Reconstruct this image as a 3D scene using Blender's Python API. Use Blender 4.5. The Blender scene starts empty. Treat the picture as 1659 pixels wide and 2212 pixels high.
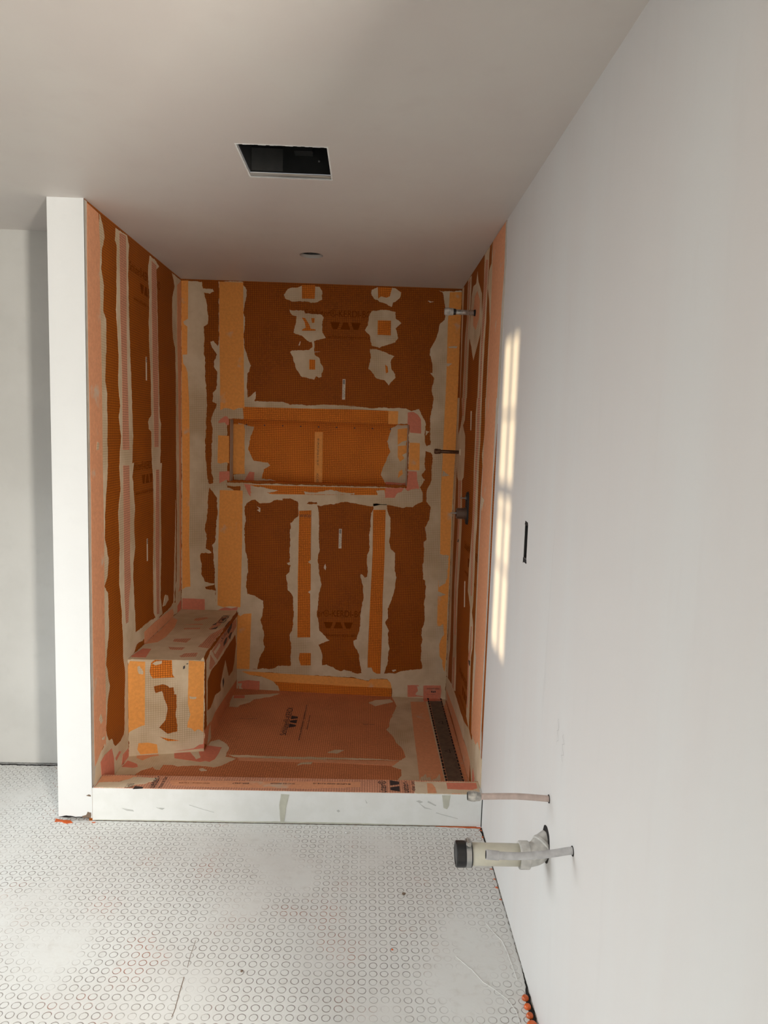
import bpy, bmesh, math, random
from mathutils import Vector, Matrix, noise
from mathutils.geometry import delaunay_2d_cdt
random.seed(7)
C = bpy.context.scene.collection

# ------------------------------------------------------------------ camera
W, WW, D, H = 1.5935, 0.1366, 1.389, 2.44      # shower width, end wall thickness, shower depth, ceiling height
cam = bpy.data.cameras.new('camera'); co = bpy.data.objects.new('camera', cam); C.objects.link(co)
PITCH, YAW, ROLL = 0.107823870, -0.0252221292, 0.0306062829
cp, sp, cy, sy = math.cos(PITCH), math.sin(PITCH), math.cos(YAW), math.sin(YAW)
fw = Vector((-sy*cp, cy*cp, -sp)); rt = Vector((cy, sy, 0)); up = rt.cross(fw)
r2 = math.cos(ROLL)*rt + math.sin(ROLL)*up; u2 = -math.sin(ROLL)*rt + math.cos(ROLL)*up
co.matrix_world = Matrix(((r2.x, u2.x, -fw.x, -0.5131), (r2.y, u2.y, -fw.y, -2.7889), (r2.z, u2.z, -fw.z, 1.6013), (0, 0, 0, 1)))
cam.sensor_fit = 'HORIZONTAL'; cam.sensor_width = 36.0; cam.lens = 36.0*1544.55/1659.0; cam.clip_start = 0.02
bpy.context.scene.camera = co

# ------------------------------------------------------------------ light
sc = bpy.context.scene
sc.view_settings.view_transform = 'Standard'; sc.view_settings.look = 'None'
sc.view_settings.exposure = 0.0; sc.view_settings.gamma = 1.0; sc.view_settings.use_curve_mapping = False
world = bpy.data.worlds.new('sky'); sc.world = world; world.use_nodes = True
world.node_tree.nodes['Background'].inputs[0].default_value = (0.80, 0.90, 1.0, 1)
world.node_tree.nodes['Background'].inputs[1].default_value = 1.0

def area(name, loc, direction, sx, sy_, power, col, spread=180):
    l = bpy.data.lights.new(name, 'AREA'); l.shape = 'RECTANGLE'; l.size = sx; l.size_y = sy_
    l.energy = power; l.color = col; l.spread = math.radians(spread)
    o = bpy.data.objects.new(name, l); C.objects.link(o); o.location = loc
    o.rotation_euler = Vector(direction).to_track_quat('-Z', 'Z').to_euler()
    return o
# daylight in an opening behind the camera, then two fill lamps in added openings
area('window_and_fill_light', (0.40, -3.40, 1.45), (0, 1, 0), 0.24, 1.10, 112, (1.0, 0.95, 0.86))
area('window_and_fill_light', (-2.30, -3.38, 1.30), (0.7, 1, -0.9), 1.40, 1.50, 11, (0.92, 0.98, 1.0), 115)  # rear fill added to brighten the room, aimed low to spare the ceiling
area('window_and_fill_light', (-3.56, -0.60, 0.90), (1, -0.2, -0.32), 1.05, 1.20, 19, (0.92, 0.98, 1.0), 95)  # side fill added for the floor and lower right wall
SUN_S, SUN_T = 0.60, 0.03
sun = bpy.data.lights.new('low_sun', 'SUN'); sun.energy = 5; sun.angle = math.radians(0.9); sun.color = (1.0, 0.76, 0.45)
so = bpy.data.objects.new('low_sun', sun); C.objects.link(so); so.location = (-8, -5, 2)
so.rotation_euler = Vector((1, SUN_S, -SUN_T)).to_track_quat('-Z', 'Z').to_euler()

# ------------------------------------------------------------------ node helpers
class N:
    def __init__(s, name):
        s.m = bpy.data.materials.new(name); s.m.use_nodes = True; s.t = s.m.node_tree
        s.b = s.t.nodes['Principled BSDF']; s.geo = s.t.nodes.new('ShaderNodeNewGeometry').outputs['Position']
    def math(s, op, a, b=None, c=None, clamp=False):
        n = s.t.nodes.new('ShaderNodeMath'); n.operation = op; n.use_clamp = clamp
        for i, v in enumerate((a, b, c)):
            if v is None: continue
            if isinstance(v, (int, float)): n.inputs[i].default_value = v
            else: s.t.links.new(v, n.inputs[i])
        return n.outputs[0]
    def sep(s, v):
        n = s.t.nodes.new('ShaderNodeSeparateXYZ'); s.t.links.new(v, n.inputs[0]); return n.outputs
    def noise(s, scale, detail=2, rough=0.5, vec=None, stretch=None, color=False):
        v = vec or s.geo
        if stretch:
            mp = s.t.nodes.new('ShaderNodeMapping'); mp.inputs['Scale'].default_value = stretch; s.t.links.new(v, mp.inputs[0]); v = mp.outputs[0]
        n = s.t.nodes.new('ShaderNodeTexNoise'); n.inputs['Scale'].default_value = scale; n.inputs['Detail'].default_value = detail
        n.inputs['Roughness'].default_value = rough; s.t.links.new(v, n.inputs['Vector'])
        return n.outputs['Color'] if color else n.outputs[0]
    def ramp(s, f, lo, hi):
        n = s.t.nodes.new('ShaderNodeMapRange'); n.interpolation_type = 'SMOOTHSTEP'
        n.inputs[1].default_value = lo; n.inputs[2].default_value = hi; s.t.links.new(f, n.inputs[0]); return n.outputs[0]
    def mix(s, f, a, b):
        n = s.t.nodes.new('ShaderNodeMix'); n.data_type = 'RGBA'
        if isinstance(f, (int, float)): n.inputs[0].default_value = f
        else: s.t.links.new(f, n.inputs[0])
        for i, v in ((6, a), (7, b)):
            if isinstance(v, tuple): n.inputs[i].default_value = (*v[:3], 1)
            else: s.t.links.new(v, n.inputs[i])
        return n.outputs[2]
    def grid(s, pitch, width, axes='XYZ'):
        """printed ruling: lines on every plane a multiple of pitch; the axis the surface faces is ignored"""
        p = s.sep(s.geo); nrm = s.sep(s.t.nodes.new('ShaderNodeNewGeometry').outputs['Normal'])
        tot = None
        for i in range(3):
            f = s.math('FRACT', s.math('MULTIPLY', s.math('ADD', p[i], 10.0), 1.0/pitch))
            d = s.math('ABSOLUTE', s.math('SUBTRACT', f, 0.5))
            l = s.math('GREATER_THAN', d, 0.5 - 0.5*width/pitch)
            l = s.math('MULTIPLY', l, s.math('LESS_THAN', s.math('ABSOLUTE', nrm[i]), 0.7))
            tot = l if tot is None else s.math('MAXIMUM', tot, l)
        return tot
    def bump(s, h, strength=0.3, dist=0.002):
        n = s.t.nodes.new('ShaderNodeBump'); n.inputs['Strength'].default_value = strength; n.inputs['Distance'].default_value = dist
        s.t.links.new(h, n.inputs['Height']); s.t.links.new(n.outputs[0], s.b.inputs['Normal'])
    def out(s, col, rough=0.7, metal=0.0, spec=None):
        if isinstance(col, tuple): s.b.inputs['Base Color'].default_value = (*col[:3], 1)
        else: s.t.links.new(col, s.b.inputs['Base Color'])
        s.b.inputs['Roughness'].default_value = rough; s.b.inputs['Metallic'].default_value = metal
        if spec is not None: s.b.inputs['Specular IOR Level'].default_value = spec
        return s.m

def m_plain(name, col, rough=0.6, metal=0.0, var=0.12, scale=30, bump=0.15):
    n = N(name); f = n.ramp(n.noise(scale, 4), 0.3, 0.7)
    dark = tuple(c*(1-var) for c in col); n.bump(n.noise(scale*3, 3), bump)
    return n.out(n.mix(f, dark, col), rough, metal)
def m_paint(name, col, col2, streak=(1, 1, 1), s1=2.5, rough=0.55):
    n = N(name); f = n.ramp(n.noise(s1, 5, 0.55, stretch=streak), 0.35, 0.65)
    c = n.mix(f, col, col2)
    f2 = n.ramp(n.noise(s1*7, 3, stretch=streak), 0.55, 0.8)
    c = n.mix(n.math('MULTIPLY', f2, 0.35), c, tuple(x*0.95 for x in col2))
    n.bump(n.noise(60, 4), 0.12, 0.001); return n.out(c, rough)
def m_board(name, col, line, amt=1.0, pitch=0.0105, lw=0.0016):
    n = N(name); g = n.grid(pitch, lw)
    base = n.mix(n.ramp(n.noise(6, 3), 0.3, 0.7), tuple(c*0.88 for c in col), tuple(c*1.1 for c in col))
    base = n.mix(n.ramp(n.noise(140, 2), 0.35, 0.75), base, tuple(c*1.25 for c in col))
    n.bump(n.noise(350, 2), 0.25, 0.0006)
    return n.out(n.mix(n.math('MULTIPLY', g, amt), base, line), 0.7, spec=0.25)
def m_fleece(name, col):
    n = N(name); f = n.ramp(n.noise(70, 4, 0.65), 0.3, 0.72)
    c = n.mix(f, tuple(x*0.92 for x in col), tuple(min(1, x*1.05) for x in col))
    c = n.mix(n.ramp(n.noise(9, 3), 0.62, 0.8), c, (0.62, 0.50, 0.38))
    n.bump(n.noise(220, 3), 0.3, 0.0008); return n.out(c, 0.75, spec=0.3)
def m_mortar(name, a, b, gridcol=(0.36, 0.25, 0.14), g_lo=0.44, g_hi=0.64):
    n = N(name); c = n.mix(n.ramp(n.noise(14, 5, 0.6), 0.3, 0.7), a, b)
    g = n.grid(0.0105, 0.0020); thin = n.ramp(n.noise(3.2, 3), g_lo, g_hi)
    thin2 = n.math('MULTIPLY', thin, 0.35)
    c = n.mix(thin2, c, (0.52, 0.36, 0.20))
    c = n.mix(n.math('MULTIPLY', n.math('MULTIPLY', g, thin), 0.72), c, gridcol)
    n.bump(n.noise(40, 5, 0.6, stretch=(1, 1, 0.35)), 0.35, 0.002); return n.out(c, 0.8, spec=0.3)

M = {}
M['white'] = m_paint('primed_white', (0.80, 0.80, 0.79), (0.76, 0.76, 0.745))
M['wing'] = m_paint('fresh_white_paint', (0.80, 0.81, 0.81), (0.78, 0.79, 0.79))
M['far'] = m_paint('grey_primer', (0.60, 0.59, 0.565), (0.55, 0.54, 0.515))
M['right'] = m_paint('skimmed_drywall', (0.69, 0.685, 0.675), (0.68, 0.655, 0.64), streak=(1, 2, 0.3), s1=1.3)
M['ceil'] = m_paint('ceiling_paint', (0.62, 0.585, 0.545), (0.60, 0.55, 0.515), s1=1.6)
M['curb'] = m_paint('foam_white', (0.84, 0.85, 0.84), (0.80, 0.81, 0.79), s1=12)
M['rear'] = m_plain('plain_wall', (0.60, 0.57, 0.53), var=0.03, scale=3)
M['board'] = m_board('ruled_orange_board', (0.36, 0.093, 0.003), (0.12, 0.024, 0.001), 0.9, lw=0.0019)
M['mortar'] = m_mortar('thinset', (0.73, 0.60, 0.43), (0.65, 0.515, 0.345))
M['mortar2'] = m_mortar('thinset_smear', (0.73, 0.61, 0.45), (0.66, 0.53, 0.37), g_lo=0.42, g_hi=0.65)
M['orange'] = m_fleece('orange_fleece', (0.90, 0.385, 0.095))
M['pinkish'] = m_fleece('dusty_orange_fleece', (0.75, 0.35, 0.19))
M['grid_orange'] = m_board('gridded_orange_fleece', (0.72, 0.21, 0.018), (0.20, 0.035, 0.002), 0.92, lw=0.0018)
M['grid_pink'] = m_board('gridded_dusty_fleece', (0.66, 0.32, 0.20), (0.22, 0.085, 0.05), 0.9)
M['membrane'] = m_board('pan_membrane', (0.64, 0.245, 0.11), (0.23, 0.07, 0.03), 0.8)
M['red'] = m_fleece('red_orange_corner_piece', (0.70, 0.235, 0.15))
M['drywall'] = m_plain('dried_filler', (0.60, 0.54, 0.46), 0.8)
M['ink'] = m_plain('black_print', (0.045, 0.033, 0.035), 0.6)
M['ink_faint'] = m_plain('brown_print', (0.20, 0.048, 0.002), 0.95); M['ink_faint'].node_tree.nodes['Principled BSDF'].inputs['Specular IOR Level'].default_value = 0.05
M['matteblack'] = m_plain('matte_black_foam', (0.02, 0.019, 0.018), 0.8)
M['label'] = m_plain('label_paper', (0.75, 0.66, 0.52), 0.6)
M['putty'] = m_plain('greenish_putty', (0.58, 0.58, 0.49), 0.7)
M['hole'] = m_plain('dark_cavity', (0.012, 0.010, 0.010), 0.9)
M['steel'] = m_plain('galvanised_steel', (0.45, 0.46, 0.46), 0.35, 1.0)
M['blackmetal'] = m_plain('black_sheet_metal', (0.035, 0.035, 0.035), 0.35, 0.4)
M['rubber'] = m_plain('black_rubber', (0.012, 0.012, 0.014), 0.35, bump=0.03)
M['pvc'] = m_plain('cream_pvc', (0.66, 0.63, 0.52), 0.4)
M['pvc_grey'] = m_plain('dusty_white_pvc', (0.62, 0.61, 0.58), 0.45, var=0.25, scale=60)
M['pex_pink'] = m_plain('plaster_spattered_red_tube', (0.63, 0.50, 0.45), 0.55, var=0.2, scale=50)
M['pex_white'] = m_plain('plaster_spattered_white_tube', (0.56, 0.56, 0.57), 0.45, var=0.22, scale=50)
M['brass'] = m_plain('aged_copper', (0.16, 0.085, 0.045), 0.45, 0.7, var=0.4, scale=80)
M['chrome'] = m_plain('spattered_chrome', (0.62, 0.60, 0.56), 0.35, 0.5, var=0.55, scale=70)
M['brownplastic'] = m_plain('brown_plastic', (0.12, 0.075, 0.055), 0.35)
M['orange_plastic'] = m_plain('bright_orange_plastic', (0.72, 0.13, 0.02), 0.35, var=0.3)
M['drain_cover'] = m_plain('dusty_brown_cover', (0.135, 0.10, 0.075), 0.55, var=0.35, scale=35)
M['frame'] = m_plain('window_frame_white', (0.8, 0.8, 0.78), 0.5)
M['crumb'] = m_plain('brown_crumb', (0.20, 0.14, 0.10), 0.9)
M['chip'] = m_plain('white_chip', (0.8, 0.8, 0.78), 0.9)
M['copper'] = m_plain('copper_wire', (0.6, 0.25, 0.1), 0.4, 0.8)
M['wire_white'] = m_plain('white_cable', (0.65, 0.65, 0.62), 0.5)

def m_ringfloor():
    n = N('mortar_filled_ring_membrane'); P = 0.033
    wob = n.noise(18, 2, color=True)
    vs = n.t.nodes.new('ShaderNodeVectorMath'); vs.operation = 'SUBTRACT'; n.t.links.new(wob, vs.inputs[0]); vs.inputs[1].default_value = (0.5, 0.5, 0.5)
    vm = n.t.nodes.new('ShaderNodeVectorMath'); vm.operation = 'SCALE'; n.t.links.new(vs.outputs[0], vm.inputs[0]); vm.inputs['Scale'].default_value = 0.006
    va = n.t.nodes.new('ShaderNodeVectorMath'); va.operation = 'ADD'; n.t.links.new(n.geo, va.inputs[0]); n.t.links.new(vm.outputs[0], va.inputs[1])
    p = n.sep(va.outputs[0])
    def cell(v, off):
        return n.math('SUBTRACT', n.math('FRACT', n.math('ADD', n.math('MULTIPLY', v, 1/P), off)), 0.5)
    u = cell(p[0], 0.552/P + 0.5 + 200); v = cell(p[1], 0.749/P + 0.5 + 200)
    r = n.math('SQRT', n.math('ADD', n.math('MULTIPLY', u, u), n.math('MULTIPLY', v, v)))
    d = n.math('ABSOLUTE', n.math('SUBTRACT', r, 0.345))
    ring = n.math('SUBTRACT', 1.0, n.ramp(d, 0.012, 0.062))
    keep = n.ramp(n.noise(1.7, 4, 0.6), 0.36, 0.52)          # where the trowel left the rings showing
    arc = n.ramp(n.noise(45, 3, 0.6), 0.36, 0.56)
    amt = n.math('MULTIPLY', n.math('MULTIPLY', ring, keep), n.math('ADD', n.math('MULTIPLY', arc, 0.62), 0.33))
    base = n.mix(n.ramp(n.noise(2.3, 5, 0.6), 0.3, 0.7), (0.74, 0.745, 0.725), (0.69, 0.68, 0.655))
    base = n.mix(n.ramp(n.noise(30, 4), 0.5, 0.8), base, (0.66, 0.65, 0.62))
    red = n.ramp(n.noise(4.5, 3, 0.6), 0.53, 0.66)
    lc = n.mix(red, (0.27, 0.24, 0.225), (0.36, 0.12, 0.065))
    seam = n.math('GREATER_THAN', n.math('MAXIMUM', n.math('ABSOLUTE', u), n.math('ABSOLUTE', v)), 0.485)
    base = n.mix(n.math('MULTIPLY', n.math('MULTIPLY', seam, keep), 0.10), base, (0.45, 0.43, 0.40))
    col = n.mix(amt, base, lc)
    hgt = n.math('SUBTRACT', n.math('MULTIPLY', n.noise(12, 5, 0.6), 0.9), n.math('MULTIPLY', ring, n.math('MULTIPLY', keep, 0.8)))
    n.bump(hgt, 0.5, 0.0025)
    return n.out(col, 0.75, spec=0.3)
M['ringfloor'] = m_ringfloor()

# ------------------------------------------------------------------ object helpers
def tag(o, label=None, cat=None, group=None, kind=None):
    for k, v in (('label', label), ('category', cat), ('group', group), ('kind', kind)):
        if v: o[k] = v
    return o
def link(name, bm, mat, parent=None, smooth=False):
    me = bpy.data.meshes.new(name); bm.to_mesh(me); bm.free()
    for m in (mat if isinstance(mat, (list, tuple)) else [mat]): me.materials.append(m)
    if smooth:
        for p in me.polygons: p.use_smooth = True
    o = bpy.data.objects.new(name, me); C.objects.link(o)
    if parent:
        o.parent = parent; o.matrix_parent_inverse = parent.matrix_world.inverted() if parent.type != 'EMPTY' else Matrix.Translation(-parent.location)
    return o
def thing(name, label, cat, loc=(0, 0, 0), group=None):
    o = bpy.data.objects.new(name, None); C.objects.link(o); o.location = loc; o.empty_display_size = 0.05
    return tag(o, label, cat, group)
def add_box(bm, x0, x1, y0, y1, z0, z1, bevel=0.0, mi=0):
    vs = [bm.verts.new((x, y, z)) for z in (z0, z1) for y in (y0, y1) for x in (x0, x1)]
    fs = [bm.faces.new([vs[i] for i in q]) for q in ((0, 2, 3, 1), (4, 5, 7, 6), (0, 1, 5, 4), (2, 6, 7, 3), (0, 4, 6, 2), (1, 3, 7, 5))]
    for f in fs: f.material_index = mi
    if bevel:
        es = list({e for f in fs for e in f.edges}); bmesh.ops.bevel(bm, geom=es, offset=bevel, segments=2, affect='EDGES', profile=0.7)
def box(name, mat, dims, parent=None, bevel=0.0):
    bm = bmesh.new(); add_box(bm, *dims, bevel=bevel); return link(name, bm, mat, parent)
def tube(name, mat, path, radii, parent=None, segs=28, caps=True):
    bm = bmesh.new(); path = [Vector(p) for p in path]; rings = []; prev = None
    for i, p in enumerate(path):
        a = path[max(i-1, 0)]; b = path[min(i+1, len(path)-1)]; t = (b-a)
        if t.length < 1e-9: t = prev or Vector((0, 0, 1))
        t = t.normalized(); prev = t
        s = t.cross(Vector((0, 0, 1)) if abs(t.z) < 0.9 else Vector((0, 1, 0))).normalized(); q = s.cross(t)
        r = radii[i] if isinstance(radii, (list, tuple)) else radii
        rings.append([bm.verts.new(p + s*math.cos(k*2*math.pi/segs)*r + q*math.sin(k*2*math.pi/segs)*r) for k in range(segs)])
    for A, B_ in zip(rings, rings[1:]):
        for k in range(segs): bm.faces.new((A[k], A[(k+1) % segs], B_[(k+1) % segs], B_[k]))
    if caps: bm.faces.new(rings[0][::-1]); bm.faces.new(rings[-1])
    bmesh.ops.recalc_face_normals(bm, faces=bm.faces)
    o = link(name, bm, mat, parent, True)
    for e in o.data.edges: pass
    return o
def lathe(name, mat, origin, axis, prof, parent=None, segs=36):
    """prof: (distance along axis, radius); sharp steps doubled"""
    ax = Vector(axis).normalized(); s = ax.cross(Vector((0, 0, 1)) if abs(ax.z) < 0.9 else Vector((0, 1, 0))).normalized(); q = s.cross(ax); o0 = Vector(origin)
    bm = bmesh.new(); rings = []
    for d, r in prof:
        if r < 1e-6: rings.append([bm.verts.new(o0 + ax*d)])
        else: rings.append([bm.verts.new(o0 + ax*d + (s*math.cos(k*2*math.pi/segs) + q*math.sin(k*2*math.pi/segs))*r) for k in range(segs)])
    for A, B_ in zip(rings, rings[1:]):
        for k in range(segs):
            a0, a1 = A[k % len(A)], A[(k+1) % len(A)]; b0, b1 = B_[k % len(B_)], B_[(k+1) % len(B_)]
            vs = []
            for v in (a0, a1, b1, b0):
                if v not in vs: vs.append(v)
            if len(vs) >= 3: bm.faces.new(vs)
    bmesh.ops.recalc_face_normals(bm, faces=bm.faces)
    return link(name, bm, mat, parent)
def add_slab_holes(bm, plane, c0, c1, u0, u1, v0, v1, holes):
    """slab between c0 and c1 on the axis left out of plane, with rectangular holes (a,b,c,d in u,v)"""
    us = sorted({u0, u1, *[h[0] for h in holes], *[h[1] for h in holes]}); vs = sorted({v0, v1, *[h[2] for h in holes], *[h[3] for h in holes]})
    cache = {}
    def V(c, u, v):
        key = (c, u, v)
        if key not in cache:
            cache[key] = bm.verts.new({'XZ': (u, c, v), 'YZ': (c, u, v), 'XY': (u, v, c)}[plane])
        return cache[key]
    def solid(i, j):
        if not (0 <= i < len(us)-1 and 0 <= j < len(vs)-1): return False
        mu, mv = (us[i]+us[i+1])/2, (vs[j]+vs[j+1])/2
        return not any(h[0] < mu < h[1] and h[2] < mv < h[3] for h in holes)
    for i in range(len(us)-1):
        for j in range(len(vs)-1):
            if not solid(i, j): continue
            a, b, c, d = us[i], us[i+1], vs[j], vs[j+1]
            for cc in (c0, c1): bm.faces.new((V(cc, a, c), V(cc, b, c), V(cc, b, d), V(cc, a, d)))
            for (di, dj, e0, e1) in ((-1, 0, (a, c), (a, d)), (1, 0, (b, c), (b, d)), (0, -1, (a, c), (b, c)), (0, 1, (a, d), (b, d))):
                if not solid(i+di, j+dj): bm.faces.new((V(c0, *e0), V(c0, *e1), V(c1, *e1), V(c1, *e0)))
    bmesh.ops.recalc_face_normals(bm, faces=bm.faces)

# planes: point from (u, v), outward normal
PLANES = {
 'BACK': (lambda u, v: (u, D, v), (0, -1, 0)), 'LEFT': (lambda u, v: (-W, u, v), (1, 0, 0)), 'RIGHT': (lambda u, v: (0, u, v), (-1, 0, 0)),
 'BTOP': (lambda u, v: (u, v, 0.535), (0, 0, 1)), 'BFRONT': (lambda u, v: (u, 0.44+(u+W)*0.27, v), (0.2607, -0.9654, 0)),
 'BSIDE': (lambda u, v: (-1.262, u, v), (1, 0, 0)), 'PAN': (lambda u, v: (u, v, 0.0168-0.032*u), (0.032, 0, 0.9995)),
 'CURB': (lambda u, v: (u, v, 0.14), (0, 0, 1)), 'CURBF': (lambda u, v: (u, 0, v), (0, -1, 0)), 'NICHE': (lambda u, v: (u, D+0.09, v), (0, -1, 0)),
 'FLOOR': (lambda u, v: (u, v, 0), (0, 0, 1))}
def ragged(P3, n, amp, step, seed):
    """edges resampled and pushed sideways by noise, for trowelled outlines"""
    out = []; k = len(P3)
    for i in range(k):
        a, b = P3[i], P3[(i+1) % k]; m = max(1, int((b-a).length/step))
        for j in range(m): out.append(a + (b-a)*j/m)
    res = []
    for q in out:
        d = noise.noise_vector(q*22 + Vector((seed, seed*.37, 0)))*amp + noise.noise_vector(q*75 + Vector((0, seed, 0)))*amp*.7 + noise.noise_vector(q*230)*amp*.35
        d -= n*d.dot(n); res.append(q + d)
    return res
def sheet(name, mat, P3, n, h0, h1, parent):
    """thin layer with the outline P3 (may cross itself), from h0 to h1 above its plane"""
    n = Vector(n).normalized(); o = P3[0].copy(); e1 = (Vector((0, 0, 1)) if abs(n.z) < 0.9 else Vector((0, 1, 0))).cross(n).normalized(); e2 = n.cross(e1)
    pl = [Vector(((q-o).dot(e1)*100, (q-o).dot(e2)*100)) for q in P3]
    vs, _, fs, *_r = delaunay_2d_cdt(pl, [], [list(range(len(pl)))], 1, 1e-5)
    if not fs: vs, _, fs, *_r = delaunay_2d_cdt(pl[::-1], [], [list(range(len(pl)))], 1, 1e-5)
    bm = bmesh.new()
    base = [o + e1*(v.x/100) + e2*(v.y/100) for v in vs]
    t = [bm.verts.new(q + n*h1) for q in base]; b = {}
    cnt = {}
    for f in fs:
        bm.faces.new([t[i] for i in f])
        for i in range(len(f)): k = tuple(sorted((f[i], f[(i+1) % len(f)]))); cnt[k] = cnt.get(k, 0)+1
    for (i, j), c in cnt.items():
        if c == 1:
            for k in (i, j):
                if k not in b: b[k] = bm.verts.new(base[k] + n*h0)
            bm.faces.new((b[i], b[j], t[j], t[i]))
    bmesh.ops.recalc_face_normals(bm, faces=bm.faces)
    for f in bm.faces:
        if f.normal.dot(n) < -0.9: f.normal_flip()
    return link(name, bm, mat, parent)

SX = {'plane': None}
def text(plane, s, uv, direction, upward, length, height, mat, parent, lift=0.0034, name='printed_text'):
    """printed lettering laid on a surface; centred at uv, fitted to length x height"""
    fn, n = PLANES[plane]; n = Vector(n)
    cu = bpy.data.curves.new('t', 'FONT'); cu.body = s; cu.align_x = 'CENTER'; cu.align_y = 'CENTER'
    o = bpy.data.objects.new('t', cu); C.objects.link(o)
    dg = bpy.context.evaluated_depsgraph_get(); me = bpy.data.meshes.new_from_object(o.evaluated_get(dg))
    bpy.data.objects.remove(o); bpy.data.curves.remove(cu)
    xs = [v.co.x for v in me.vertices]; ys = [v.co.y for v in me.vertices]
    cx, cyy = (min(xs)+max(xs))/2, (min(ys)+max(ys))/2; sx = length/(max(xs)-min(xs)); s2 = height/(max(ys)-min(ys))
    d = Vector(direction); u = Vector(upward); c = Vector(fn(*uv)) + n*lift
    for v in me.vertices: v.co = c + d*(v.co.x-cx)*sx + u*(v.co.y-cyy)*s2
    me.name = name; me.materials.append(mat)
    ob = bpy.data.objects.new(name, me); C.objects.link(ob); ob.parent = parent
    if parent.type == 'EMPTY': ob.matrix_parent_inverse = Matrix.Translation(-parent.location)
    return ob
def logo(plane, uv, direction, upward, length, height, mat, parent, lift=0.0034, only=(0, 1, 2)):
    """three tapered blocks in a row, printed"""
    fn, n = PLANES[plane]; n = Vector(n); d = Vector(direction); u = Vector(upward); c = Vector(fn(*uv)) + n*lift
    bm = bmesh.new(); w3 = length/3
    for k in only:
        x0 = -length/2 + k*w3 + w3*.04; x1 = x0 + w3*.92; i = w3*.24
        top, bot = ((x0, x1), (x0+i, x1-i)) if k != 1 else ((x0+i, x1-i), (x0, x1))
        q = [(bot[0], -height/2), (bot[1], -height/2), (top[1], height/2), (top[0], height/2)]
        bm.faces.new([bm.verts.new(c + d*a + u*b) for a, b in q])
    return link('printed_emblem', bm, mat, parent)

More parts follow.
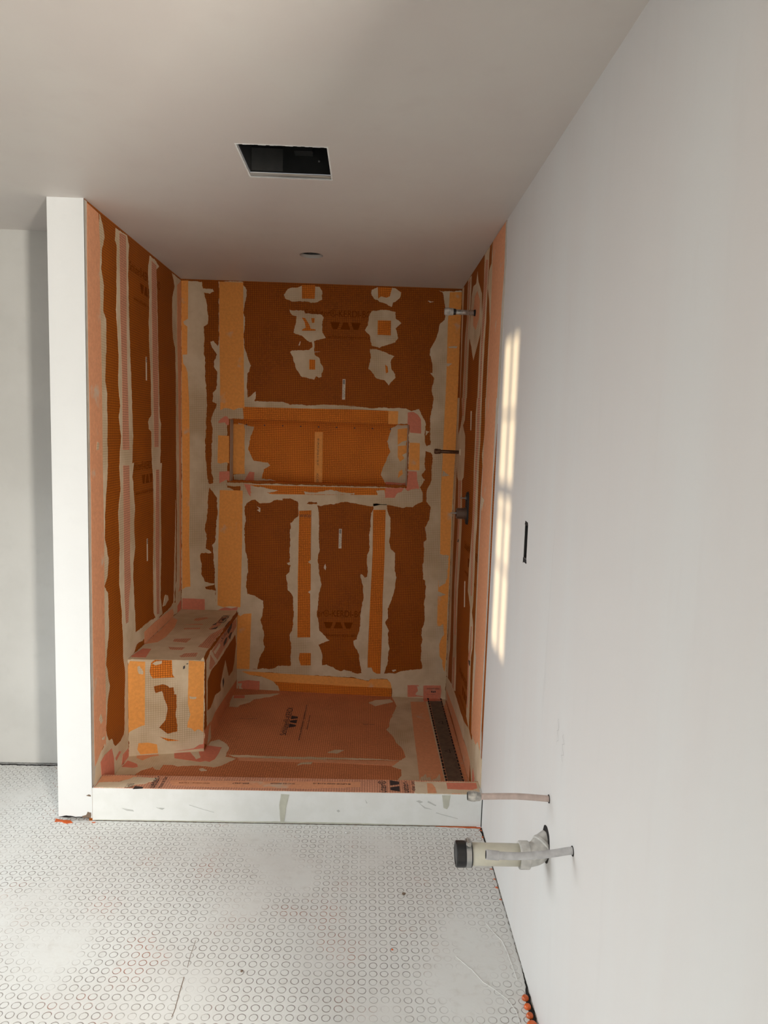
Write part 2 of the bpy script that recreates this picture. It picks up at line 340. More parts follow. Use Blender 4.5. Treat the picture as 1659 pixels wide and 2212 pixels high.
PATCHES = [
('BACK','M',[-15915,24318,-14756,24283,-14724,23934,-14159,23892,-14095,23772,-14315,23641,-14661,23690,-14565,23355,-14437,22866,-14404,22310,-14434,21937,-14623,21806,-14600,20685,-14649,20308,-14553,19873,-14550,19055,-14462,17666,-14508,16262,-14535,14655,-14433,13364,-14334,12879,-14269,12653,-14269,12592,-14365,12328,-14364,12067,-14394,11542,-14436,10753,-14552,10222,-14433,9895,-14482,9033,-14155,8842,-14220,8761,-14742,8747,-14794,8559,-14727,8094,-14739,7493,-14541,7096,-14278,6982,-13983,6976,-13982,6895,-14540,6760,-14474,6627,-13915,6541,-13880,6104,-13876,5293,-15915,5105,-15915,8728,-15915,12673,-15915,18756]),
('BACK','M',[-13816,24334,-13780,23506,-13803,22082,-13766,21088,-13859,20741,-14114,21014,-14272,20946,-14144,20638,-13889,20271,-14045,19827,-14044,19575,-13884,19329,-13882,19077,-13910,18317,-14132,18120,-14130,17613,-13874,17494,-13936,17237,-14127,16913,-14221,16463,-14123,16018,-14150,14989,-14229,14018,-14110,13373,-14076,12887,-14948,12764,-14915,12537,-14333,12618,-14269,12657,-14106,12401,-13845,12016,-13808,11099,-13901,10240,-13929,9446,-14124,9241,-14056,8645,-13953,7714,-13963,6977,-13895,6508,-13889,5293,-12556,5258,-12646,1769,-11393,1798,-11267,2421,-10976,3183,-11046,3456,-11021,4072,-11228,4816,-11039,5567,-11110,5972,-11575,6264,-12038,6387,-12121,6822,-12049,7496,-11991,8233,-12127,8830,-12236,9889,-12179,10816,-12284,11536,-12027,11872,-11704,12045,-13266,12682,-13293,16651,-12203,16685,-12210,17355,-11635,17532,-11701,17689,-11643,18263,-12087,17900,-12119,17930,-12168,18373,-12164,19290,-12038,19388,-11965,19706,-12109,20078,-12337,20698,-12377,21633,-12320,22319,-12387,22627,-12298,23248,-12222,23929,-12432,24168,-12434,24364]),
('BACK','M',[-12311,17924,-12021,17743,-11637,17691,-10740,17719,-10034,17678,-9711,17561,-8619,17563,-7526,17629,-5857,17617,-6440,17612,-5147,17512,-3855,17552,-2948,17516,-2686,17428,-2236,17539,-2028,17160,-1889,16907,-1782,16653,-1836,16329,-1859,16070,-1810,15619,-1670,15364,-1791,15101,-1797,14386,-1720,14062,-1904,13730,-1761,13407,-1885,13207,-2009,13006,-1833,12683,-1851,12261,-1866,12686,-1834,12161,-2171,12019,-2426,11814,-3083,11796,-3940,11904,-4137,11931,-4854,11779,-5513,11892,-6301,12034,-6953,11917,-7603,11767,-6360,12098,-7074,11881,-7855,11760,-7987,11789,-8023,11952,-8512,11971,-8608,11837,-9030,11760,-9132,11954,-9623,12137,-10403,12049,-10856,11839,-11376,11825,-11704,12045,-12027,11872,-12481,11859,-12489,12774,-13266,12747,-13268,12956,-2740,12933,-2764,16668,-13178,16687,-12402,17413]),
('BACK','B',[-15915,24303,-15527,24317,-15538,22210,-15802,22046,-15758,21892,-15569,21774,-15580,20215,-15853,20194,-15802,19706,-15662,19523,-15567,19211,-15470,17507,-15436,15593,-15431,11875,-15461,9404,-15379,6739,-15655,6698,-15851,6559,-15865,9393,-15839,12677,-15884,17494]),
('BACK','B',[-13784,24317,-12434,24321,-12388,21383,-12305,17288,-12657,17277,-12912,17155,-13169,17229,-13425,17253,-13680,17118,-13709,18830,-13771,21959]),
('BACK','B',[-13800,15675,-13171,15662,-13159,14082,-13340,14142,-13662,14048,-13824,14095]),
('BACK','R',[-13804,16444,-13677,16607,-13422,16794,-13294,16779,-13177,16623,-13188,16303,-13290,16268,-13420,16424,-13772,16381]),
('BACK','R',[-13724,13579,-13143,13629,-13139,13044,-13334,13136,-13462,13035,-13720,12897]),
('BACK','B',[-13686,12511,-12358,12517,-12363,9488,-12426,5566,-13086,5618,-13415,5542,-13779,5647,-13763,8786,-13712,11430]),
('BACK','R',[-13777,5350,-13349,5543,-12953,5486,-12558,5597,-12623,5379]),
('BACK','B',[-12587,5122,-12421,5024,-12224,5165,-11775,5210,-11860,1787,-12646,1803]),
('BACK','R',[-15851,6020,-14537,6006,-14535,5263,-15864,5162]),
('BACK','G',[-12402,17349,-8615,17371,-5852,17413,-4012,17387,-3969,16631,-5831,16625,-12331,16649]),
('BACK','B',[-4012,17387,-3429,17386,-3437,16628,-3988,16630]),
('BACK','B',[-9093,17133,-8598,17129,-8588,16649,-9085,16647]),
('BACK','R',[-2877,17326,-2554,17368,-2290,17216,-2099,16965,-2056,16129,-2708,16174,-2762,16623,-2867,16652]),
('BACK','B',[-2720,15592,-2114,15578,-2077,13999,-2724,14000]),
('BACK','R',[-2729,13934,-2238,13916,-2186,13394,-2074,13004,-2063,12676,-2119,12412,-4051,12324,-4036,12915,-2793,12931]),
('BACK','m',[-3495,12372,-3307,12641,-3048,12714,-2925,12980,-2722,12789,-2464,12895,-2071,12906,-1920,12352,-1912,12154,-3424,12177]),
('BACK','G',[-11894,12865,-5733,12879,-4036,12895,-4047,12199,-4056,12492,-7616,12404,-11447,12347,-11889,12386]),
('BACK','m',[-8784,12554,-8066,12509,-7289,12728,-6371,12557,-5849,12559,-5846,12467,-8716,12399]),
('BACK','m',[-4554,12736,-4065,12783,-4050,12291,-4410,12281]),
('BACK','m',[-11894,12839,-11582,12796,-10281,12572,-10993,12421,-10081,12250,-10012,12029,-11833,11978]),
('BACK','B',[-8301,12825,-7812,12806,-7817,12450,-8293,12450]),
('BACK','R',[-12296,12905,-11894,12885,-11887,12166,-12032,12358,-12197,12713]),
('BACK','M',[-9942,24039,-9502,24177,-9062,24254,-8114,24226,-7970,24015,-7972,23521,-8286,23386,-8602,23344,-8920,23426,-9678,23351,-10060,23510,-10139,23693]),
('BACK','G',[-9126,24295,-8368,24309,-8385,23556,-9100,23544]),
('BACK','M',[-9797,22870,-8974,22879,-8907,22714,-7955,22715,-7837,22533,-7944,22156,-7903,21720,-7704,21383,-8624,21165,-9139,21492,-9554,21603,-9436,22105,-9411,22542,-9666,22595]),
('BACK','G',[-9093,22490,-8902,22466,-8674,22131,-8574,21885,-8319,21863,-8286,21783,-9080,21756,-9050,21838,-8861,21938,-8930,22247]),
('BACK','G',[-8554,22477,-8363,22484,-8377,22235,-8504,22199]),
('BACK','M',[-9747,20564,-9570,20664,-8678,20693,-8478,20888,-8484,21201,-8370,21205,-8342,20453,-8030,20212,-7827,19651,-7945,19204,-8072,19137,-8235,19258,-8358,19033,-9097,19167,-9361,19601,-9596,20286]),
('BACK','G',[-8617,20161,-8285,20153,-8287,19604,-8619,19594]),
('BACK','M',[-5175,24174,-4830,24297,-3813,24283,-3489,24078,-3543,23797,-3789,23541,-3883,23475,-4035,23253,-4294,23399,-5001,23623,-5166,23865]),
('BACK','G',[-4818,24322,-4005,24325,-4117,23839,-4305,23758,-4625,23822,-4780,23692]),
('BACK','M',[-5290,22619,-5110,22999,-4285,23089,-3771,22982,-3727,22610,-3432,22370,-3741,22048,-3565,21553,-3717,21297,-4604,20985,-5054,21064,-5198,21623,-5493,21895,-5310,22182]),
('BACK','G',[-4763,22481,-4011,22488,-3998,21663,-4752,21670]),
('BACK','M',[-5177,20871,-4599,20827,-4209,20652,-3756,20509,-3973,20281,-3927,19840,-3658,19469,-3652,19279,-4025,18854,-4291,19132,-4745,19244,-5209,19736,-5131,20369]),
('BACK','G',[-4267,20019,-4122,19897,-4080,19582,-4207,19515]),
('BACK','M',[-1932,23654,-1593,23635,-1782,23572]),
('BACK','M',[-9228,21114,-9165,21147,-9205,20926,-9269,20924]),
('BACK','M',[-8326,20623,-7975,20616,-8325,20585]),
('BACK','M',[-9097,11823,-9084,11100,-9278,10962,-9535,10691,-9555,9963,-9571,8898,-9549,8365,-9726,8327,-9691,8194,-9526,8165,-9553,7762,-9747,7556,-9744,7354,-9635,6752,-9329,6219,-9279,5204,-9328,4181,-9491,3972,-9415,3358,-9392,1948,-7519,1991,-7504,2853,-7749,3398,-7087,3653,-7699,4221,-7886,5239,-7808,6258,-7692,7071,-7805,7741,-7922,8609,-7800,9079,-7883,9942,-7875,11134,-8001,11854]),
('BACK','G',[-9057,11417,-8339,11470,-8334,11187,-8315,8531,-8477,8393,-8310,8264,-8280,6719,-8443,6580,-8309,6482,-8257,3831,-9023,3812,-9055,7574,-9048,10903]),
('BACK','G',[-8873,2856,-8206,2871,-8191,2113,-8793,2100,-8920,2510]),
('BACK','M',[-4728,11947,-4720,11684,-4844,11416,-4852,10556,-4905,10090,-4880,9224,-4970,8888,-4955,8352,-4934,7614,-5097,7509,-5336,7772,-5366,7670,-5218,7067,-5164,6325,-5275,5508,-5318,4620,-5462,3761,-5694,3687,-5619,3380,-5339,2904,-5220,2217,-5175,1803,-4966,1530,-3823,1556,-3579,2393,-3504,3223,-3584,3634,-3606,4320,-3789,4863,-3664,5139,-3648,5684,-3496,6164,-3314,6711,-3223,7591,-3322,7992,-3356,9065,-3596,9326,-3708,9723,-3658,10257,-3720,11183,-3934,11706,-3942,11969]),
('BACK','G',[-4718,11598,-3983,11619,-3963,8379,-4002,6355,-3973,4311,-3995,1691,-4231,1686,-4436,1820,-4544,2060,-4779,2054,-4793,2572,-4761,4975,-4719,7013,-4677,9029]),
('BACK','M',[-1331,24276,-1103,24160,-986,23637,-935,23141,-947,22642,-1164,22447,-1247,22131,-1415,21499,-1655,21050,-1738,20670,-1558,20170,-1504,19602,-1665,19597,-1428,19287,-1508,18839,-1451,18203,-1462,17627,-1540,17111,-1543,16338,-1531,16016,-1438,15630,-1479,15487,-1705,15428,-1629,15138,-1465,15111,-1328,14953,-1360,14072,-1368,13418,-1606,12755,-1621,12268,-1637,12693,-1584,12168,-1342,11845,-1414,11115,-1627,10645,-1534,9915,-1661,9778,-1632,8977,-1679,8439,-1647,7565,-1512,7501,-1451,6758,-1526,6078,-1435,5399,-1476,4714,-1603,4506,-1545,3821,-1615,2992,-1485,2165,-1410,1959,-20,1507,-20,9156,-20,13136,-20,24295,-1137,24221]),
('BACK','M',[-1834,16297,-1573,16260,-1791,16008]),
('BACK','M',[-1833,15359,-1436,15209,-1222,14728,-1495,15045,-1792,15134]),
('BACK','B',[-709,24192,-20,24219,-20,21798,-20,17993,-20,15091,-77,12312,-95,11152,-59,7808,-111,5773,-68,3029,-125,1919,-263,1985,-467,2881,-538,3845,-693,4734,-716,6709,-677,9136,-779,13112,-752,14416,-743,16685,-715,19246,-750,22523]),
('BACK','m',[-743,9135,-540,9040,-174,9016,-192,7805,-306,7329,-663,7083,-752,7655]),
('BACK','m',[-753,6810,-585,6780,-246,6653,-508,6511,-742,6539]),
('BACK','m',[-773,4732,-504,4704,-342,4845,-283,4195,-468,3778,-573,3017,-287,2609,-258,2193,-120,1780,-660,1767]),
('BACK','m',[-737,14038,-300,13777,-722,13666]),
('BACK','m',[-695,21145,-150,21195,-178,21087,-627,21072]),
('BACK','m',[-850,20193,-430,20175,-649,20010]),
('BACK','R',[-683,7590,-454,7697,-406,7327,-654,7185]),
('BACK','M',[-12715,1867,-11385,1777,-11059,1881,-10684,1793,-10497,1821,-10126,2023,-9471,2014,-8817,2063,-7460,2109,-7226,2163,-6848,2002,-6657,1886,-6373,1795,-6187,1872,-5720,1786,-5718,1724,-5414,1653,-4962,1715,-4558,1698,-3196,1730,-2796,1869,-2193,1961,-1488,2055,-1443,2186,-77,2218,-20,1490,-20,120,-3239,120,-3301,264,-3259,527,-3323,944,-3380,1152,-3589,1356,-4549,1360,-4696,1226,-5204,1319,-5710,1412,-7399,1481,-9276,1535,-11149,1613,-11614,1385,-11146,1371,-10582,1142,-10108,764,-10009,425,-10193,129,-12677,120,-12712,1529]),
('BACK','B',[-12317,1644,-11617,1641,-9276,1535,-5710,1388,-5203,1309,-4696,1206,-4548,1345,-3588,1346,-3380,1152,-3323,944,-3308,798,-5696,865,-10393,1049,-10582,1142,-11146,1371,-11848,1442]),
('BACK','G',[-10393,1049,-5699,960,-3293,799,-3276,265,-5682,290,-10009,416,-10108,764]),
('BACK','R',[-12545,1000,-11938,1111,-11236,1054,-11250,227,-11695,193,-12070,185,-12561,164,-12518,564]),
('BACK','m',[-12521,904,-12263,909,-12355,665,-12120,524,-12470,492]),
('BACK','R',[-2338,1019,-1705,1033,-1391,778,-1374,307,-2313,286]),
('BACK','m',[-1753,954,-1397,935,-1375,333,-1837,454,-1692,667]),
('BACK','R',[-1375,1014,-335,1038,-281,698,-301,173,-1344,176]),
('BACK','m',[-11536,11623,-11308,11531,-11337,11267,-11501,11394,-11372,11464]),
('BACK','m',[-3296,1950,-3061,1969,-3059,1886,-3259,1847]),
('BACK','m',[-7454,8286,-7383,8087,-7413,7919,-7548,8049]),
('NICHE','B',[-13090,16346,-12811,16359,-12483,16369,-12414,16011,-12440,15288,-12402,14696,-12428,13968,-12390,13439,-13090,13416]),
('NICHE','M',[-12812,16424,-12418,16338,-11891,16223,-12083,15693,-12206,14900,-11936,14247,-11077,14174,-10876,13981,-11270,13737,-11395,13202,-10532,13060,-10530,13060,-13046,13060,-13083,13352,-12720,13429,-12525,13700,-12660,14094,-12468,14760,-12703,15280,-12644,16004]),
('NICHE','R',[-12322,13241,-12127,13579,-11829,13555,-11843,13060,-12419,13060]),
('NICHE','M',[-3435,16610,-3791,16406,-3965,15610,-3813,15019,-4121,14213,-4303,13609,-4055,13148,-3818,13060,-2820,13060,-2820,16610]),
('NICHE','B',[-3391,16352,-2820,16436,-2820,15712,-3102,15636,-3361,15430]),
('NICHE','B',[-3359,15363,-2820,15414,-2820,14982,-3076,14842,-2936,14647,-3196,14440,-3337,14702]),
('NICHE','B',[-3243,13840,-3047,13979,-3005,13713,-3296,13438]),
('NICHE','B',[-8301,16038,-7820,16053,-7800,13060,-8266,13060]),
('NICHE','R',[-4024,13216,-3019,13145,-2820,13187,-2820,13060,-4013,13060]),
('LEFT','O',[20,24366,291,24370,310,24281,288,22678,276,18948,256,14563,319,12590,297,8555,328,4380,443,2479,930,1591,47,1420,20,1382,20,4534,20,10675,20,14583,20,18891,20,22542]),
('LEFT','M',[1548,24306,1872,23993,2036,23602,1770,22952,1680,22252,1932,21622,1831,20619,2169,20325,2132,19165,1951,17885,2148,17390,2179,16107,2129,14488,2089,14075,1809,12425,1719,11386,2133,10469,1954,9716,1598,9363,2029,8982,2078,7373,1684,6034,2103,4933,1782,4163,1593,3130,1834,2652,1924,2530,2307,2457,2687,1947,3366,1889,3791,1978,4360,1447,4388,773,2648,565,545,1177,183,1242,499,2525,1341,2501,1244,8314,1356,14522,1274,18082,1339,21984]),
('LEFT','B',[288,24320,1416,24281,1571,22999,1472,22013,1542,20081,1580,17106,1565,14511,1614,11052,1562,8233,1585,5339,1593,3130,1534,2488,1430,2657,821,2424,523,2243,325,2156,280,2984,282,5101,274,7877,272,11264,304,14564,213,18941,227,22662]),
('LEFT','m',[984,15394,1182,15342,1105,15042,906,15046]),
('LEFT','m',[1013,4103,1227,3725,999,3675,822,3965]),
('LEFT','m',[1079,3045,1378,2960,1313,2826,1100,2943]),
('LEFT','M',[3373,24263,3284,23732,3505,23585,3473,22448,3353,20873,3480,19953,3610,19073,3503,18001,3709,16940,3536,16396,3831,15584,3653,14876,3641,14427,3543,14289,3687,13327,3340,12255,3511,10752,3407,9273,3710,7685,3833,6495,3813,5724,4083,4851,3985,3698,3953,2436,3791,1978,3366,1889,3906,834,4388,773,4968,1701,5051,5349,5359,5407,5677,5673,12684,5388,12915,6018,12236,6149,11795,6042,10940,5982,9530,6009,8770,6161,8040,6269,6659,6287,5690,6283,5582,6311,5480,7234,5274,8887,5292,9679,5622,10417,5447,11236,5593,12400,5266,13749,5516,14355,5226,14364,5394,15579,5219,17847,5076,19065,5014,20054,4956,21142,4878,22753,5024,23970,4785,24335]),
('LEFT','G',[3796,24200,4620,24265,4662,22706,4608,20543,4644,18636,4764,16703,4859,14975,3977,14994,3983,18306,3817,20951,3796,23038]),
('LEFT','G',[3992,14306,4815,14270,4877,12085,4823,9764,4920,8960,4670,8228,4527,7083,4184,7097,4037,8374,4027,11426]),
('LEFT','M',[8039,24265,7831,23689,7781,23091,8006,22248,7887,21036,7968,19847,8153,18652,8224,16626,7709,16307,7804,15941,8212,15819,8293,14241,8484,13391,8545,11679,8423,9108,8471,6471,8965,6031,10037,6071,9674,7074,9827,9752,9795,12427,9967,14177,9708,14184,9844,16215,9623,16534,9530,18131,9399,20014,9256,22478,9167,23868,9601,24088,9066,24270]),
('LEFT','G',[8338,24100,9106,24037,9149,22458,9325,19379,9396,16209,9382,15019,8685,15031,8463,18678,8343,21709]),
('LEFT','G',[8921,13877,9449,13851,9472,10695,9419,6229,8968,6299,8810,9913]),
('LEFT','M',[12045,24311,12546,23753,12088,23000,12081,21668,12228,20884,12661,20396,12787,19036,12850,14058,13037,11183,12918,7310,12378,6645,12554,6214,12236,6119,12743,11967,12684,5388,13832,5121,13712,12687,13870,17496,13844,24312]),
('LEFT','B',[13015,23869,13820,24264,13870,21275,13870,17498,13870,11831,13870,6547,13210,6541,13507,6807,13583,8119,13466,12705,13237,18710,13007,21146]),
('LEFT','m',[10524,6971,11012,6859,11176,6539,10519,6414,10041,6439]),
('LEFT','B',[6854,5965,8768,5992,12013,5866,12233,5565,12121,5328,6892,5308]),
('LEFT','R',[13030,5771,13870,5958,13870,5901,13870,4963,13028,5268]),
('LEFT','R',[927,2050,1414,2148,2230,2057,2475,1507,2518,703,1026,1421]),
('LEFT','R',[2658,1409,3174,1502,3404,1375,2766,1234]),
('LEFT','R',[3444,657,3635,1120,4367,1084,4476,421]),
('BTOP','M',[-15915,4412,-15915,4880,-15915,13057,-15915,13870,-12605,13870,-12605,12465,-12605,5646,-12605,4438]),
('BTOP','B',[-15893,6756,-15856,9249,-15901,11993,-15501,11496,-15258,9928,-15205,8112,-15360,7160,-15792,6854]),
('BTOP','R',[-15915,4855,-15755,6064,-15332,6011,-15185,4702,-15822,4703]),
('BTOP','G',[-14597,11419,-14590,11883,-14057,12168,-13877,11950,-14340,11329]),
('BTOP','G',[-14832,10482,-14366,10700,-13902,10698,-13919,10521]),
('BTOP','G',[-14717,9806,-13882,9986,-13842,9694,-14682,9558]),
('BTOP','G',[-14638,7310,-14682,7774,-13864,7936,-13944,7183]),
('BTOP','G',[-14628,6413,-14251,6355,-13797,6390,-13839,5955,-14411,5997]),
('BTOP','G',[-13718,5002,-13564,5471,-12991,5598,-12944,4979,-13608,4866]),
('BTOP','G',[-13209,6523,-13136,7339,-13057,8683,-12810,9618,-12605,10280,-12605,9342,-12626,7942,-12605,6311]),
('BTOP','G',[-13408,9774,-13277,10754,-13208,12130,-12923,12515,-12966,11229,-12948,10564,-13197,9584]),
('BTOP','K',[-12636,10160,-12634,11035,-12605,11492,-12605,11391,-12605,10621,-12605,9766,-12605,9549,-12605,10386]),
('BTOP','K',[-13373,10526,-13231,11092,-13197,10651]),
('BTOP','K',[-13330,9676,-12995,10235,-13019,9808]),
('BTOP','K',[-13138,11786,-12913,12158,-12953,11457]),
('BFRONT','M',[-15915,5360,-12605,5285,-12605,543,-15915,622]),
('BFRONT','B',[-15915,5057,-15830,5271,-15189,5195,-15218,2135,-15332,2120,-15491,2058,-15854,1885,-15915,1804,-15915,3489]),
('BFRONT','B',[-13299,5134,-12618,5039,-12655,1555,-12822,1703,-12917,1712,-13036,1617,-13178,1789,-13366,1859,-13343,2120,-13226,2477,-13344,3010,-13322,4309]),
('BFRONT','m',[-15541,4975,-15428,5043,-15272,4754,-15296,4603,-15476,4641]),
('BFRONT','m',[-13274,3396,-12944,3318,-12991,3217,-13250,3264]),
('BFRONT','G',[-15001,4735,-14931,5137,-14749,5268,-14040,5233,-14018,4513,-13926,4352,-14866,4379,-14957,4528]),
('BFRONT','m',[-14886,5084,-14704,5184,-14476,5169,-14476,5057,-14659,4992,-14750,4973]),
('BFRONT','D',[-14822,3981,-14433,4055,-14204,3960,-14158,3854,-13973,3891,-13950,3528,-13857,3494,-13825,2894,-13881,2534,-13788,2003,-13798,1690,-14254,1629,-14577,1972,-14346,2315,-14229,2825,-14343,3300,-14480,3724,-14755,3668]),
('BFRONT','K',[-13532,4866,-13462,4913,-13471,4774,-13555,4739]),
('BFRONT','K',[-13439,4963,-13331,5008,-13345,4957]),
('BFRONT','B',[-15496,1282,-15085,1267,-14695,1149,-14650,716,-15408,727,-15543,975]),
('BFRONT','R',[-13930,730,-13081,775,-12820,934,-12653,944,-12605,1353,-12605,739]),
('BFRONT','G',[-14579,1503,-14255,1393,-13719,1235,-14209,1258]),
('BSIDE','M',[5752,4943,6562,5111,13870,5005,13870,943,5942,450]),
('BSIDE','G',[6565,4949,7665,5100,9244,5142,13532,4966,13554,4480,10405,4272,7687,4149,6700,4149,6341,4324]),
('BSIDE','m',[6443,5148,6680,5182,8201,4150,7685,4205,6564,5003]),
('BSIDE','m',[7294,4883,8709,4898,8984,4701,7675,4653]),
('BSIDE','K',[11274,5043,12211,5034,12060,4827,11134,4719,10826,4927]),
('BSIDE','K',[9818,4626,10391,4693,10837,4624,10547,4409,9825,4418]),
('BSIDE','K',[11141,4536,11754,4604,12231,4531,11610,4277]),
('BSIDE','D',[6000,3853,6701,4094,8734,3977,10413,4031,13234,4058,13531,3458,12964,2543,12488,2129,11376,2229,10744,2963,10372,3506,9586,2997,9044,2543,9109,2199,7725,2485,6738,2225,5979,2335]),
('BSIDE','K',[9598,2580,9879,2659,10032,2367,9754,2110]),
('BSIDE','Q',[13870,1132,10207,1403,7747,1545,6634,1387,6897,450,9664,450,13744,450]),
('BSIDE','Q',[5280,1590,6752,1503,6280,1209,5939,596,5280,1010]),
('PAN','M',[-3267,13870,-3238,13800,-3030,12446,-3221,11375,-3443,10596,-3574,9390,-3727,8914,-3339,8081,-3272,7453,-2952,6675,-2844,5716,-3097,5407,-3559,4718,-3101,4413,-3174,3717,-3438,3111,-30,2932,-30,4962,-30,13870]),
('PAN','B',[-2176,13163,-1235,13295,-1201,8557,-1176,5155,-1169,3258,-2336,3060,-2294,5402,-2257,8649]),
('PAN','m',[-2280,3721,-2134,3802,-1986,4081,-1987,3687,-1793,3772,-1790,3449,-1590,3598,-1317,4150,-1352,3493,-1309,3307,-2333,3203]),
('PAN','R',[-1378,13794,-199,13870,-228,13615,-1364,13320]),
('PAN','B',[-56,13349,-30,10341,-30,6467,-30,4948,-78,3368,-211,3273,-248,8022,-303,12286]),
('PAN','M',[-11424,5078,-9283,5150,-6797,5296,-5121,5388,-3098,5388,-5119,5240,-7608,5003,-11054,4860]),
('PAN','B',[-10883,4824,-7602,4930,-3187,5267,-3499,4760,-5940,4785,-10829,4522]),
('PAN','m',[-4651,12626,-4291,13088,-3357,13359,-3213,13018,-4299,12218]),
('PAN','m',[-6703,5856,-6332,6130,-5904,6140,-6230,5756]),
('PAN','m',[-7999,4330,-7899,4572,-7377,4701,-7404,4519,-7806,4440]),
('PAN','M',[-12728,12659,-9955,13442,-10026,13264,-10511,12751,-11346,12261,-11488,11756,-11948,11336,-12058,10972,-12505,11027]),
('PAN','R',[-12551,12684,-11933,12798,-11883,12369,-12499,12281]),
('PAN','M',[-15915,2427,-15915,2544,-15094,2649,-14913,3075,-14523,3508,-14318,3224,-14123,3245,-14140,3727,-13704,3773,-13420,3626,-13165,3742,-12538,3854,-11858,3749,-11453,3971,-11137,4462,-11003,4663,-11502,4843,-11487,5869,-11735,6247,-12180,6694,-12526,6443,-12581,5894,-12614,6042,-15915,4842]),
('PAN','B',[-15641,4885,-14753,5100,-14576,4610,-14890,4463,-15156,4050,-15523,4283]),
('PAN','R',[-14035,5240,-12619,5934,-11870,5817,-11884,5138,-11941,4568,-12113,4220,-12330,4306,-12546,4173,-13790,4419]),
('PAN','m',[-13293,5209,-12925,5366,-12645,4601,-12801,4418]),
('PAN','R',[-15872,3320,-15801,3951,-15294,3646,-15174,3394,-15341,3289]),
('PAN','m',[-12429,3464,-12259,3566,-12049,3380,-12295,3303]),
('CURB','G',[-15869,20,-132,45,-20,1120,-15915,1120]),
('CURB','B',[-15905,975,-14467,1070,-14406,876,-15045,581,-15835,436]),
('CURB','m',[-15863,20,-15815,384,-15380,492,-15014,490,-14599,845,-14540,949,-13506,911,-13593,636,-13788,552,-13923,395,-14260,307,-14344,229,-14451,113,-14700,20,-15171,20,-15842,20]),
('CURB','B',[-13009,659,-12888,756,-10443,757,-5058,889,-5053,443,-7224,218,-11480,234,-12765,303]),
('CURB','m',[-2759,1031,-2237,962,-2302,20,-2834,20,-2768,453]),
('CURB','m',[-2250,979,-43,1046,-89,381,-234,20,-2303,20]),
('CURB','b',[-2244,874,-2036,824,-1926,484,-1903,20,-2283,20]),
('CURB','r',[-1414,935,-143,954,-170,492,-403,342,-1431,389]),
('CURB','b',[-1379,20,-701,20,-716,20,-1031,20]),
('RIGHT','O',[667,24370,424,22718,467,19879,491,17580,976,14430,909,10723,949,7322,948,6924,1013,3281,901,3735,761,2623,1283,1897,3281,2293,3864,6431,4017,12720,3561,17730,3528,17731,3649,24370]),
('RIGHT','B',[3644,24370,2115,24370,827,24370,700,22466,905,21230,927,19939,956,17603,1102,17608,1185,14417,1235,11610,1109,7273,1206,6842,1214,3191,1002,2836,1766,2909,2240,2544,3044,2529,3564,2528,3169,6215,3546,6528,3591,11242,3660,14269,3561,17730,3528,17731,3479,19917,3439,21323,3499,23080]),
('RIGHT','M',[4412,23316,3821,23501,3840,24343,3005,21251,3429,19733,3528,17731,3451,16259,3815,14260,3619,10213,3546,6528,3399,6141,3633,2578,3891,5192,3864,6431,3776,10183,3732,11732,3534,13275,3915,13494,3730,14515,4098,15255,3603,16259,3867,17745,3753,17742,3702,19943,3671,21007,4039,21956,4542,22589]),
('RIGHT','M',[5862,24370,4933,24370,4483,24366,4612,24041,4636,23329,4672,22252,4709,21165,4867,20082,4918,18596,4931,17800,4800,16006,4926,14713,4813,13158,4681,12125,4883,11041,4768,9463,4803,8381,4991,7793,4503,7380,4353,6282,4724,5718,4395,2374,5334,2607,5364,5514,5553,5915,5532,7102,5591,7918,6560,8531,6515,9668,6286,10822,6062,11954,6178,13576,6388,14648,6352,15999,6489,17073,6366,17868,6200,17863,6267,19862,6106,20613,6003,21553,5775,22458,5746,23200]),
('RIGHT','G',[5462,24026,4737,23856,4766,22996,4978,22126,5004,21395,5357,20140,5177,17812,5681,17837,5720,20563,5634,22805]),
('RIGHT','G',[6010,17851,5220,17812,5226,15744,5453,14161,5531,12020,5415,10417,5152,8570,5571,8474,5945,10326,6020,13047,5937,15203]),
('RIGHT','G',[5082,7114,4741,7207,4687,6179,5119,5181,4931,3186,5189,3084,5495,5472,5132,6043]),
('RIGHT','M',[11344,24370,10074,24312,10030,23672,10079,22836,9991,21546,10064,20271,10008,18052,10156,18056,10448,16878,11059,16646,9960,16040,9881,15090,9948,13891,10566,13671,9859,11484,9960,9635,10290,7707,10166,5849,9983,4561,9799,4098,9564,2302,11153,1813,11369,3596,11256,4172,11553,6127,11823,7694,11559,10000,11481,11283,11992,13579,12554,13735,13022,14355,13084,15322,12847,16158,11993,16595,11472,17204,12014,18148,11708,18136,11611,19989,11701,21342,11197,22375,11385,23502]),
('RIGHT','G',[11117,24189,10506,24234,10543,23345,10620,22068,10840,21230,10803,19030,10840,18093,11182,18110,11207,20837,10928,22550]),
('RIGHT','G',[11628,18129,10832,18089,10762,17155,11320,17169]),
('RIGHT','G',[11601,13604,10797,13656,10696,12618,10769,11371,10843,10112,10954,8197,10589,6054,10293,5180,10924,5063,11367,6823,11356,9395,11442,11920]),
('RIGHT','G',[11009,3711,10308,3935,10271,2137,10840,2073]),
('RIGHT','M',[8015,24071,7584,23504,6802,23035,6283,22704,6060,21752,6294,20831,7413,20185,8136,19818,8508,20103,9093,20585,9854,21102,9898,21746,9736,23195,9271,23605,8274,23566]),
('RIGHT','B',[7731,23100,6760,22448,6793,21678,7720,21225,8659,21563,8767,22401,8512,22967]),
('RIGHT','M',[13756,24370,12997,24348,12804,18190,13870,18248,13870,12293,13870,8905,13741,3412,13870,2594,13870,1674,13078,1825,13075,3051,12668,3740,13121,9091,13052,12401,13013,18197,12804,18190]),
